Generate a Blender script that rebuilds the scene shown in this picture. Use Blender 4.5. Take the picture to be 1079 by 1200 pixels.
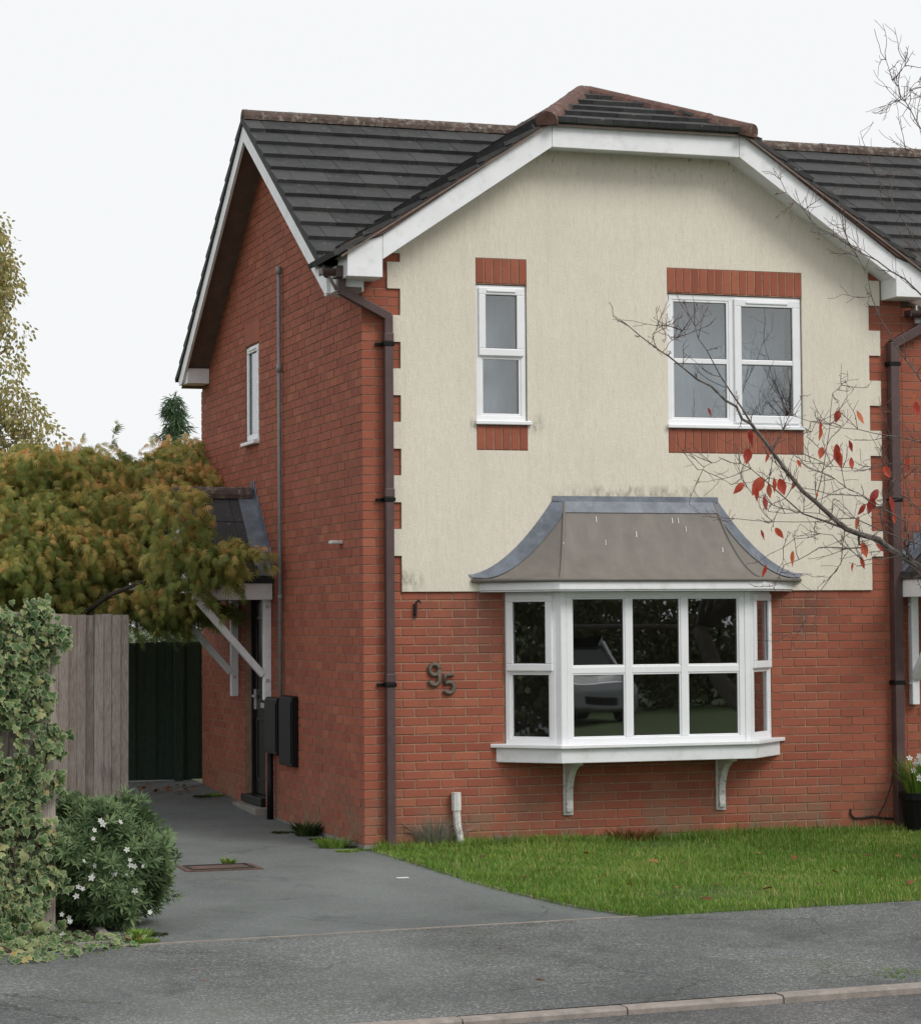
import bpy, math, random
import numpy as np
from mathutils import Matrix, Vector

for o in list(bpy.data.objects):
    bpy.data.objects.remove(o)
scene = bpy.context.scene
C = scene.collection
random.seed(7)
RNG = np.random.default_rng(11)

# ------------------------------------------------------------------ camera
CAM = np.array([-5.592, -19.778, 1.862])
YAW, PITCH, ROLL, FPX = 0.31521, 0.04347, -0.00721, 2885.2
FW = np.array([math.sin(YAW)*math.cos(PITCH), math.cos(YAW)*math.cos(PITCH), math.sin(PITCH)])
_r = np.array([math.cos(YAW), -math.sin(YAW), 0.0])
_u = np.cross(_r, FW)
RT = math.cos(ROLL)*_r + math.sin(ROLL)*_u
UP = -math.sin(ROLL)*_r + math.cos(ROLL)*_u
cd = bpy.data.cameras.new('camera')
cam = bpy.data.objects.new('camera', cd)
C.objects.link(cam)
cd.sensor_fit = 'VERTICAL'
cd.sensor_height = 24.0
cd.lens = 24.0*FPX/1200.0
cd.clip_start, cd.clip_end = 0.1, 3000.0
cam.matrix_world = Matrix(((RT[0], UP[0], -FW[0], CAM[0]), (RT[1], UP[1], -FW[1], CAM[1]),
                           (RT[2], UP[2], -FW[2], CAM[2]), (0, 0, 0, 1)))
scene.camera = cam

# ------------------------------------------------------------------ light
SUN_DIR = Vector((0.38, -0.62, 0.69)).normalized()      # towards the sun behind the cloud
world = bpy.data.worlds.new('World')
scene.world = world
world.use_nodes = True
wn, wl = world.node_tree.nodes, world.node_tree.links
wn.clear()
sky = wn.new('ShaderNodeTexSky')
sky.sky_type = 'NISHITA'
sky.sun_disc = False
sky.sun_elevation = math.asin(SUN_DIR.z)
sky.sun_rotation = math.atan2(SUN_DIR.x, SUN_DIR.y)
sky.dust_density = 4.0
sky_gain = wn.new('ShaderNodeVectorMath'); sky_gain.operation = 'SCALE'; sky_gain.inputs[3].default_value = 0.045
wl.new(sky.outputs[0], sky_gain.inputs[0])
cloud = wn.new('ShaderNodeMix'); cloud.data_type = 'RGBA'
cloud.inputs[0].default_value = 0.93
cloud.inputs[7].default_value = (0.796, 0.808, 0.818, 1)     # even layer of high cloud
wl.new(sky_gain.outputs[0], cloud.inputs[6])
bg = wn.new('ShaderNodeBackground'); bg.inputs[1].default_value = 1.0
wo = wn.new('ShaderNodeOutputWorld')
wl.new(cloud.outputs[2], bg.inputs[0]); wl.new(bg.outputs[0], wo.inputs[0])
sd = bpy.data.lights.new('sun', 'SUN')
sd.energy, sd.angle, sd.color = 1.5, math.radians(25), (1.0, 0.97, 0.92)
sun = bpy.data.objects.new('sun', sd)
C.objects.link(sun)
sun.rotation_euler = SUN_DIR.to_track_quat('Z', 'Y').to_euler()
vs = scene.view_settings
vs.view_transform, vs.look, vs.exposure, vs.gamma = 'Standard', 'None', 0.30, 1.0
vs.use_curve_mapping = False

# ------------------------------------------------------------------ photo helpers
def ray(px, py):
    d = FW + RT*(px-539.5)/FPX - UP*(py-598.4)/FPX
    return d
def at(px, py, axis, val):
    d = ray(px, py)
    return CAM + d*(val-CAM[axis])/d[axis]
GY = [-60, -14, -9.6, -4.9, 0.0, 3.0, 6.4, 12, 400]
GZ = [-.36, -.27, -.195, -.10, -.05, -.03, .11, .14, .14]
def gz(y): return float(np.interp(y, GY, GZ))
def ground_at(px, py):
    z = 0.0
    for _ in range(12):
        P = at(px, py, 2, z); z = gz(P[1])
    return P

# ------------------------------------------------------------------ materials
def new_mat(name):
    m = bpy.data.materials.new(name); m.use_nodes = True
    n = m.node_tree.nodes; b = n['Principled BSDF']
    return m, n, m.node_tree.links, b
def ramp(n, stops):
    r = n.new('ShaderNodeValToRGB'); e = r.color_ramp.elements
    while len(e) < len(stops): e.new(0.5)
    for el, (p, c) in zip(e, stops):
        el.position = p; el.color = (c[0], c[1], c[2], 1)
    return r
def noise(n, l, scale, detail=4, rough=0.6, vec=None, stretch=None):
    t = n.new('ShaderNodeTexNoise'); t.inputs['Scale'].default_value = scale
    t.inputs['Detail'].default_value = detail; t.inputs['Roughness'].default_value = rough
    tc = n.new('ShaderNodeTexCoord'); src = tc.outputs['Object'] if vec is None else vec
    if stretch:
        mp = n.new('ShaderNodeMapping'); mp.inputs['Scale'].default_value = stretch
        l.new(src, mp.inputs[0]); src = mp.outputs[0]
    l.new(src, t.inputs['Vector'])
    return t
def worldpos(n):
    return n.new('ShaderNodeNewGeometry').outputs['Position']
def mixc(n, l, fac, a, b, mode='MIX'):
    m = n.new('ShaderNodeMix'); m.data_type = 'RGBA'; m.blend_type = mode
    for i, v in ((0, fac), (6, a), (7, b)):
        if hasattr(v, 'links') or isinstance(v, bpy.types.NodeSocket): l.new(v, m.inputs[i])
        elif i == 0: m.inputs[0].default_value = v
        else: m.inputs[i].default_value = (v[0], v[1], v[2], 1)
    return m.outputs[2]
def bump(n, l, b, h, strength=.4, dist=.01):
    bp = n.new('ShaderNodeBump'); bp.inputs['Strength'].default_value = strength
    bp.inputs['Distance'].default_value = dist
    l.new(h, bp.inputs['Height']); l.new(bp.outputs[0], b.inputs['Normal'])
def rng_node(n, l, src, a, b, c=0.0, d=1.0):
    m = n.new('ShaderNodeMapRange'); l.new(src, m.inputs[0])
    for i, v in zip((1, 2, 3, 4), (a, b, c, d)): m.inputs[i].default_value = v
    return m.outputs[0]

def simple(name, col, rough=.5, var=.12, scale=8, bmp=0, bscale=60, stain=None, stretch=None, spec=.4):
    m, n, l, b = new_mat(name)
    p = worldpos(n)
    t = noise(n, l, scale, 5, .65, p, stretch)
    lo = tuple(c*(1-var*1.6) for c in col); hi = tuple(min(1, c*(1+var)) for c in col)
    r = ramp(n, [(.3, lo), (.7, hi)]); l.new(t.outputs[0], r.inputs[0])
    out = r.outputs[0]
    if stain:
        t2 = noise(n, l, stain[1], 6, .7, p)
        out = mixc(n, l, rng_node(n, l, t2.outputs[0], stain[2], stain[3], 0, stain[4]), out, stain[0])
    l.new(out, b.inputs['Base Color'])
    b.inputs['Roughness'].default_value = rough
    b.inputs['Specular IOR Level'].default_value = spec
    if bmp:
        t3 = noise(n, l, bscale, 4, .6, p, stretch); bump(n, l, b, t3.outputs[0], bmp, .006)
    return m

def brick_mat():
    m, n, l, b = new_mat('red_brick')
    oi = n.new('ShaderNodeObjectInfo'); at_ = n.new('ShaderNodeAttribute'); at_.attribute_name = 'rnd'
    ad = n.new('ShaderNodeMath'); ad.operation = 'ADD'
    l.new(oi.outputs['Random'], ad.inputs[0]); l.new(at_.outputs['Fac'], ad.inputs[1])
    fr = n.new('ShaderNodeMath'); fr.operation = 'FRACT'; l.new(ad.outputs[0], fr.inputs[0])
    r = ramp(n, [(0, (.275, .083, .053)), (.22, (.315, .096, .059)), (.6, (.345, .107, .065)), (.85, (.362, .116, .070)), (1, (.395, .140, .082))])
    l.new(fr.outputs[0], r.inputs[0])
    p = worldpos(n)
    drag = noise(n, l, 30, 5, .7, p, (1, 1, 3.5))
    c = mixc(n, l, rng_node(n, l, drag.outputs[0], .35, .75, 0, .55), r.outputs[0], (.235, .070, .046))
    big = noise(n, l, 1.1, 5, .65, p)
    c = mixc(n, l, rng_node(n, l, big.outputs[0], .52, .75, 0, .5), c, (.16, .075, .05))
    # lime bloom and splashed soil in the lowest courses
    sep = n.new('ShaderNodeSeparateXYZ'); l.new(p, sep.inputs[0])
    low = rng_node(n, l, sep.outputs[2], .05, .55, 1, 0)
    bl = noise(n, l, 3.2, 6, .7, p)
    mu = n.new('ShaderNodeMath'); mu.operation = 'MULTIPLY'; l.new(low, mu.inputs[0])
    l.new(rng_node(n, l, bl.outputs[0], .42, .62, 0, .8), mu.inputs[1])
    c = mixc(n, l, mu.outputs[0], c, (.20, .155, .105))
    # soot washed off the bay roof ends
    g2 = noise(n, l, 4, 6, .75, p, (1.3, 1, .6))
    for (cxm, czm, hx_, hz_) in ((.95, 1.85, .50, .55), (4.05, 1.90, .35, .35)):
        fs = []
        for o_, c_, h_ in ((0, cxm, hx_), (2, czm, hz_)):
            a1 = n.new('ShaderNodeMath'); a1.operation = 'SUBTRACT'; l.new(sep.outputs[o_], a1.inputs[0]); a1.inputs[1].default_value = c_
            a2 = n.new('ShaderNodeMath'); a2.operation = 'ABSOLUTE'; l.new(a1.outputs[0], a2.inputs[0]); fs.append(rng_node(n, l, a2.outputs[0], h_*.2, h_, 1, 0))
        mm = n.new('ShaderNodeMath'); mm.operation = 'MULTIPLY'; l.new(fs[0], mm.inputs[0]); l.new(fs[1], mm.inputs[1])
        m2 = n.new('ShaderNodeMath'); m2.operation = 'MULTIPLY'; l.new(mm.outputs[0], m2.inputs[0]); l.new(rng_node(n, l, g2.outputs[0], .36, .60, 0, .8), m2.inputs[1])
        c = mixc(n, l, m2.outputs[0], c, (.13, .075, .058))
    l.new(c, b.inputs['Base Color']); b.inputs['Roughness'].default_value = .85
    b.inputs['Specular IOR Level'].default_value = .25
    bump(n, l, b, drag.outputs[0], .5, .004)
    return m

def render_mat():
    m, n, l, b = new_mat('cream_roughcast')
    p = worldpos(n)
    comb = noise(n, l, 26, 5, .75, p, (2.6, 1, .55))
    fine = noise(n, l, 120, 3, .6, p)
    big = noise(n, l, 1.3, 6, .6, p)
    r = ramp(n, [(.25, (.645, .590, .495)), (.55, (.745, .690, .588)), (.8, (.790, .738, .635))]); l.new(comb.outputs[0], r.inputs[0])
    c = mixc(n, l, rng_node(n, l, big.outputs[0], .42, .70, 0, .45), r.outputs[0], (.62, .585, .50))
    streak = noise(n, l, 6, 5, .7, p, (2.2, 1, .12))
    c = mixc(n, l, rng_node(n, l, streak.outputs[0], .52, .78, 0, .28), c, (.47, .44, .37))
    # black algae runs under the boards and grime over the bay
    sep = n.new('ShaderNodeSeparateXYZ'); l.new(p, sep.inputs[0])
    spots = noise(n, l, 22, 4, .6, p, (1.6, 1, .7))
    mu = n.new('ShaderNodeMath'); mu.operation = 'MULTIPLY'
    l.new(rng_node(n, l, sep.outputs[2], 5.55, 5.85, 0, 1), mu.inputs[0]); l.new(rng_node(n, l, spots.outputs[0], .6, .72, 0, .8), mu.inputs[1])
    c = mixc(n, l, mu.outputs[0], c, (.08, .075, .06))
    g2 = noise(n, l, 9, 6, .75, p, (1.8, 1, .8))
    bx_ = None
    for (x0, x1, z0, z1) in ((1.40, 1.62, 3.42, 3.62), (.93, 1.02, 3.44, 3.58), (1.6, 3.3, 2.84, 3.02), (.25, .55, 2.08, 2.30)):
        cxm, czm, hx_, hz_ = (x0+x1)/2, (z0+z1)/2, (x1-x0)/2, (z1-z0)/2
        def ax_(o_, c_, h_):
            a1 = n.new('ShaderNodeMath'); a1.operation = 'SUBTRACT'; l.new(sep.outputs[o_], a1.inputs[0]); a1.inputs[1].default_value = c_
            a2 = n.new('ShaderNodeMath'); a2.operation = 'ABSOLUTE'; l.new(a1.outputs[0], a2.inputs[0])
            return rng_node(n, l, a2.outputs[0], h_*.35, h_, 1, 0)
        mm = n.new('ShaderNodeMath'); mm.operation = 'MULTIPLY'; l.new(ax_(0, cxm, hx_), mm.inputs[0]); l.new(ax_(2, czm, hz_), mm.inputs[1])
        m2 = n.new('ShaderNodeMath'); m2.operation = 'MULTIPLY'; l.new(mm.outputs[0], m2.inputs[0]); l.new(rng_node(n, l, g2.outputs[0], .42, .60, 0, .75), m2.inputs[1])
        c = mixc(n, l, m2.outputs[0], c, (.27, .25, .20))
    l.new(c, b.inputs['Base Color']); b.inputs['Roughness'].default_value = .95
    b.inputs['Specular IOR Level'].default_value = .15
    ad = n.new('ShaderNodeMath'); ad.operation = 'ADD'; l.new(comb.outputs[0], ad.inputs[0]); l.new(fine.outputs[0], ad.inputs[1])
    bump(n, l, b, ad.outputs[0], .55, .008)
    return m

def tile_mat(name='grey_tile', base=((.024, .025, .026), (.038, .039, .040), (.052, .052, .053))):
    m, n, l, b = new_mat(name)
    oi = n.new('ShaderNodeObjectInfo')
    r = ramp(n, [(0, base[0]), (.5, base[1]), (1, base[2])]); l.new(oi.outputs['Random'], r.inputs[0])
    p = worldpos(n)
    t = noise(n, l, 9, 6, .7, p)
    c = mixc(n, l, rng_node(n, l, t.outputs[0], .45, .75, 0, .5), r.outputs[0], (.085, .08, .075))
    li = noise(n, l, 24, 3, .6, p)
    c = mixc(n, l, rng_node(n, l, li.outputs[0], .665, .73, 0, .8), c, (.26, .26, .22))
    l.new(c, b.inputs['Base Color']); b.inputs['Roughness'].default_value = .72
    b.inputs['Specular IOR Level'].default_value = .3
    bump(n, l, b, t.outputs[0], .35, .006)
    return m

def glass_mat(name, tint=(.86, .90, .92), refl=.155):
    m, n, l, b = new_mat(name)
    n.remove(b)
    out = n['Material Output']
    tr = n.new('ShaderNodeBsdfTransparent'); tr.inputs[0].default_value = (*tint, 1)
    gl = n.new('ShaderNodeBsdfGlossy'); gl.inputs['Roughness'].default_value = .004
    lw = n.new('ShaderNodeLayerWeight'); lw.inputs[0].default_value = .5
    pw = n.new('ShaderNodeMath'); pw.operation = 'POWER'; pw.inputs[1].default_value = 4.0; l.new(lw.outputs['Facing'], pw.inputs[0])
    fr = n.new('ShaderNodeMapRange'); fr.inputs[3].default_value = refl; fr.inputs[4].default_value = 1.0; l.new(pw.outputs[0], fr.inputs[0])
    mx = n.new('ShaderNodeMixShader')
    t = noise(n, l, 1.7, 1, .4, worldpos(n))
    bp = n.new('ShaderNodeBump'); bp.inputs['Strength'].default_value = .05; bp.inputs['Distance'].default_value = .02
    l.new(t.outputs[0], bp.inputs['Height']); l.new(bp.outputs[0], gl.inputs['Normal'])
    l.new(fr.outputs[0], mx.inputs[0]); l.new(tr.outputs[0], mx.inputs[1]); l.new(gl.outputs[0], mx.inputs[2])
    l.new(mx.outputs[0], out.inputs[0])
    return m

def leaf_mat(name, stops, trans=.35, rough=.55, attr='rnd', obj_random=False, edge=None):
    m, n, l, b = new_mat(name)
    n.remove(b); out = n['Material Output']
    a = n.new('ShaderNodeAttribute'); a.attribute_name = attr
    src = a.outputs['Fac']
    if obj_random:
        oi = n.new('ShaderNodeObjectInfo'); ad = n.new('ShaderNodeMath'); ad.operation = 'ADD'
        l.new(src, ad.inputs[0]); l.new(oi.outputs['Random'], ad.inputs[1])
        fr = n.new('ShaderNodeMath'); fr.operation = 'FRACT'; l.new(ad.outputs[0], fr.inputs[0]); src = fr.outputs[0]
    r = ramp(n, stops); l.new(src, r.inputs[0]); col = r.outputs[0]
    if edge:
        e = n.new('ShaderNodeAttribute'); e.attribute_name = 'edge'
        col = mixc(n, l, rng_node(n, l, e.outputs['Fac'], .35, .95, 0, .62), col, edge)
    d = n.new('ShaderNodeBsdfPrincipled'); d.inputs['Roughness'].default_value = rough
    d.inputs['Specular IOR Level'].default_value = .3
    l.new(col, d.inputs['Base Color'])
    t = n.new('ShaderNodeBsdfTranslucent'); l.new(col, t.inputs[0])
    mx = n.new('ShaderNodeMixShader'); mx.inputs[0].default_value = trans
    l.new(d.outputs[0], mx.inputs[1]); l.new(t.outputs[0], mx.inputs[2]); l.new(mx.outputs[0], out.inputs[0])
    return m

def asphalt_mat(name, lo, hi, stone, green=.25, grit=1.0):
    m, n, l, b = new_mat(name)
    p = worldpos(n)
    f = noise(n, l, 62, 4, .8, p)
    vo = n.new('ShaderNodeTexVoronoi'); vo.inputs['Scale'].default_value = 85; l.new(p, vo.inputs['Vector'])
    big = noise(n, l, .75, 6, .6, p)
    r = ramp(n, [(.3, lo), (.7, hi)]); l.new(f.outputs[0], r.inputs[0])
    sepc = n.new('ShaderNodeSeparateColor'); l.new(vo.outputs['Color'], sepc.inputs[0])
    c = mixc(n, l, rng_node(n, l, sepc.outputs[0], .70, .95, 0, .55*grit), r.outputs[0], stone)
    c = mixc(n, l, rng_node(n, l, big.outputs[0], .40, .66, 0, .6), c, tuple(v*.75 for v in lo))
    pale = noise(n, l, .42, 5, .55, p, (1, .5, 1))
    c = mixc(n, l, rng_node(n, l, pale.outputs[0], .46, .70, 0, .40), c, tuple(v*1.45 for v in hi))
    grit_ = noise(n, l, 38, 2, .5, p)
    c = mixc(n, l, rng_node(n, l, grit_.outputs[0], .745, .77, 0, .8), c, (.42, .42, .40))
    ck = n.new('ShaderNodeTexVoronoi'); ck.feature = 'DISTANCE_TO_EDGE'; ck.inputs['Scale'].default_value = .55
    wz = noise(n, l, 3.0, 5, .7, p); wmx = n.new('ShaderNodeVectorMath'); wmx.operation = 'MULTIPLY_ADD'; wmx.inputs[1].default_value = (.35, .35, .35)
    l.new(wz.outputs['Color'], wmx.inputs[0]); l.new(p, wmx.inputs[2]); l.new(wmx.outputs[0], ck.inputs['Vector'])
    gate_ = noise(n, l, .8, 3, .5, p)
    cm = n.new('ShaderNodeMath'); cm.operation = 'MULTIPLY'; l.new(rng_node(n, l, ck.outputs['Distance'], .0, .007, .7, 0), cm.inputs[0]); l.new(rng_node(n, l, gate_.outputs[0], .48, .56, 0, 1), cm.inputs[1])
    c = mixc(n, l, cm.outputs[0], c, (.03, .03, .028))
    wet = noise(n, l, 2.3, 6, .7, p, (1, .6, 1))
    c = mixc(n, l, rng_node(n, l, wet.outputs[0], .58, .70, 0, .45), c, tuple(v*.55 for v in lo))
    mo = noise(n, l, 1.7, 6, .75, p)
    c = mixc(n, l, rng_node(n, l, mo.outputs[0], .56, .72, 0, green), c, (.095, .105, .055))
    l.new(c, b.inputs['Base Color']); b.inputs['Roughness'].default_value = .92
    b.inputs['Specular IOR Level'].default_value = .25
    bump(n, l, b, vo.outputs['Distance'], .6*grit, .006)
    return m

M = {}
M['brick'] = brick_mat()
M['mortar'] = simple('mortar', (.34, .215, .150), .95, .2, 14, .5, 120)
M['render'] = render_mat()
M['tile'] = tile_mat()
M['ridge'] = simple('ridge_tile_red', (.095, .062, .052), .85, .25, 9, .5, 50, stain=((.27, .26, .21), 16, .50, .66, .85))
M['hip'] = simple('hip_tile_red', (.120, .062, .049), .85, .25, 9, .5, 50, stain=((.30, .27, .21), 14, .56, .70, .8))
M['verge'] = simple('verge_mortar', (.115, .068, .055), .9, .3, 12, .5, 50, stain=((.04, .035, .03), 9, .55, .7, .7))
M['white'] = simple('white_upvc', (.80, .81, .83), .35, .03, 3, 0, spec=.5, stain=((.60, .60, .57), 9, .58, .76, .4))
M['board'] = simple('white_painted_board', (.80, .81, .83), .45, .05, 3, .05, 30, stain=((.52, .51, .47), 7, .52, .74, .55))
M['oldwhite'] = simple('flaking_white_paint', (.66, .66, .64), .6, .1, 20, .3, 70, stain=((.20, .19, .17), 26, .56, .66, .85))
M['soffit'] = simple('brown_soffit', (.17, .125, .105), .7, .15, 6)
M['glass'] = glass_mat('window_glass')
M['gasket'] = simple('grey_gasket', (.06, .06, .065), .6, .1, 5)
M['room'] = simple('room_wall', (.62, .56, .48), .9, .05, 2)
M['carpet'] = simple('room_floor', (.30, .24, .19), .95, .1, 4)
M['curtain'] = simple('net_curtain', (.42, .44, .46), .9, .12, 30, 0, 60, None, (9, 9, .3))
M['blind'] = simple('blind_fabric', (.34, .30, .27), .9, .08, 20)
M['pipe'] = simple('brown_plastic', (.085, .052, .050), .45, .12, 5, 0, 60, stain=((.14, .10, .10), 3, .5, .8, .5))
M['greypipe'] = simple('grey_plastic', (.24, .25, .27), .5, .15, 6)
M['black'] = simple('black_plastic', (.006, .0065, .0065), .5, .2, 7, spec=.2)
M['blackdoor'] = simple('black_painted_door', (.009, .009, .010), .3, .2, 7)
M['chrome'] = simple('brushed_metal', (.5, .5, .5), .3, .05, 7)
M['lead'] = simple('lead_flashing', (.15, .17, .205), .5, .22, 7, .35, 14, stain=((.30, .32, .35), 6, .52, .74, .6))
M['felt'] = simple('grey_bay_roof', (.185, .168, .150), .72, .10, 5, .2, 60, stain=((.12, .105, .09), 2.5, .50, .75, .5), stretch=(1.5, 1, .5))
M['dropping'] = simple('bird_lime', (.7, .7, .66), .8, .05, 9)
M['bronze'] = simple('weathered_number', (.125, .105, .082), .6, .2, 25, .3, 80)
M['iron'] = simple('rusty_iron', (.035, .028, .024), .7, .3, 30)
M['concrete'] = simple('concrete', (.24, .225, .20), .95, .2, 9, .5, 70, stain=((.12, .12, .09), 5, .52, .7, .6))
M['kerb'] = simple('kerb_concrete', (.28, .245, .22), .95, .18, 12, .5, 90, stain=((.15, .14, .11), 4, .54, .72, .6))
M['drive'] = asphalt_mat('drive_asphalt', (.095, .106, .103), (.165, .177, .171), (.27, .27, .265), .45, .7)
M['pave'] = asphalt_mat('pavement_asphalt', (.058, .063, .062), (.190, .198, .193), (.34, .34, .33), .35, 1.3)
M['road'] = asphalt_mat('road_asphalt', (.075, .075, .077), (.165, .162, .160), (.34, .33, .32), .1, 1.4)
M['soil'] = simple('soil', (.06, .045, .032), .98, .3, 12, .8, 40)
M['turf'] = simple('turf_base', (.065, .105, .022), .95, .3, 4, .6, 60)
M['earth'] = simple('rough_ground', (.08, .10, .04), .95, .3, .4)
def plank_mat():
    m, n, l, b = new_mat('weathered_plank')
    oi = n.new('ShaderNodeObjectInfo'); p = worldpos(n)
    r = ramp(n, [(0, (.30, .245, .215)), (.35, (.43, .365, .325)), (.7, (.53, .46, .41)), (1, (.47, .43, .39))]); l.new(oi.outputs['Random'], r.inputs[0])
    g = noise(n, l, 22, 6, .7, p, (7, 7, .45))
    c = mixc(n, l, rng_node(n, l, g.outputs[0], .38, .68, 0, .7), r.outputs[0], (.10, .078, .062))
    k = noise(n, l, 5, 5, .65, p, (2.5, 2.5, .7))
    c = mixc(n, l, rng_node(n, l, k.outputs[0], .52, .68, 0, .7), c, (.42, .38, .34))
    st = noise(n, l, 3, 5, .7, p, (2, 2, .5))
    c = mixc(n, l, rng_node(n, l, st.outputs[0], .56, .70, 0, .55), c, (.09, .062, .05))
    l.new(c, b.inputs['Base Color']); b.inputs['Roughness'].default_value = .9; b.inputs['Specular IOR Level'].default_value = .2
    bump(n, l, b, g.outputs[0], .8, .006)
    return m
M['plank'] = plank_mat()
M['gategreen'] = simple('dark_green_stain', (.036, .066, .048), .75, .25, 12, .4, 30, stretch=(8, 8, .7))
M['bark'] = simple('grey_bark', (.11, .095, .082), .85, .4, 22, .8, 60, stain=((.30, .29, .27), 26, .54, .68, .7))
M['darkbark'] = simple('dark_bark', (.055, .042, .034), .9, .35, 14, .8, 40)
M['twig'] = simple('reddish_twig', (.13, .085, .075), .8, .3, 14, .4, 40)
M['birchbark'] = simple('birch_bark', (.5, .48, .44), .8, .3, 8, .5, 40, stain=((.06, .05, .045), 7, .55, .62, .9))
M['maple'] = leaf_mat('maple_leaf', [(0, (.16, .21, .055)), (.30, (.29, .32, .085)), (.50, (.52, .44, .14)), (.72, (.78, .48, .18)), (1, (.82, .38, .19))], .5)
M['birchleaf'] = leaf_mat('birch_leaf', [(0, (.22, .23, .085)), (.4, (.33, .31, .12)), (.75, (.46, .38, .16)), (1, (.55, .38, .16))], .4)
M['conifer'] = leaf_mat('conifer_needle', [(0, (.04, .085, .042)), (.6, (.075, .135, .062)), (1, (.14, .19, .085))], .2)
M['bush'] = leaf_mat('dark_bush_leaf', [(0, (.020, .038, .012)), (.6, (.045, .075, .022)), (1, (.10, .12, .035))], .25)
M['hedge'] = leaf_mat('hedge_leaf', [(0, (.06, .07, .03)), (.6, (.11, .12, .05)), (1, (.20, .17, .08))], .25)
M['ivy'] = leaf_mat('ivy_leaf', [(0, (.040, .090, .032)), (.45, (.075, .145, .050)), (.75, (.14, .215, .080)), (.94, (.32, .35, .16)), (1, (.38, .29, .10))], .3, .5, 'rnd', True, (.50, .50, .29))
M['shrub'] = leaf_mat('shrub_leaf', [(0, (.070, .120, .050)), (.5, (.130, .200, .085)), (1, (.25, .32, .15))], .25)
M['petal'] = leaf_mat('white_petal', [(0, (.72, .72, .70)), (1, (.80, .80, .76))], .3)
M['grass'] = leaf_mat('grass_blade', [(0, (.105, .195, .026)), (.5, (.165, .300, .042)), (.85, (.225, .350, .060)), (1, (.42, .37, .14))], .35)
M['lavender'] = leaf_mat('grey_foliage', [(0, (.28, .27, .23)), (1, (.50, .48, .42))], .3)
M['red_leaf'] = leaf_mat('red_cherry_leaf', [(0, (.32, .045, .035)), (.35, (.50, .075, .048)), (.75, (.64, .13, .065)), (.92, (.64, .20, .075)), (1, (.38, .06, .055))], .45, .45, 'rnd', True)
M['deadleaf'] = leaf_mat('dead_leaf', [(0, (.10, .045, .022)), (.6, (.23, .09, .035)), (1, (.34, .17, .07))], .2, .7, 'rnd', True)
M['carpaint'] = simple('silver_car_paint', (.30, .31, .32), .25, .03, 3, spec=.6)
M['carglass'] = simple('car_glass', (.012, .014, .016), .06, .05, 3, spec=.6)
M['tyre'] = simple('rubber', (.015, .015, .015), .8, .1, 9)
M['headlamp'] = simple('lamp_glass', (.6, .6, .6), .1, .03, 3)

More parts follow.
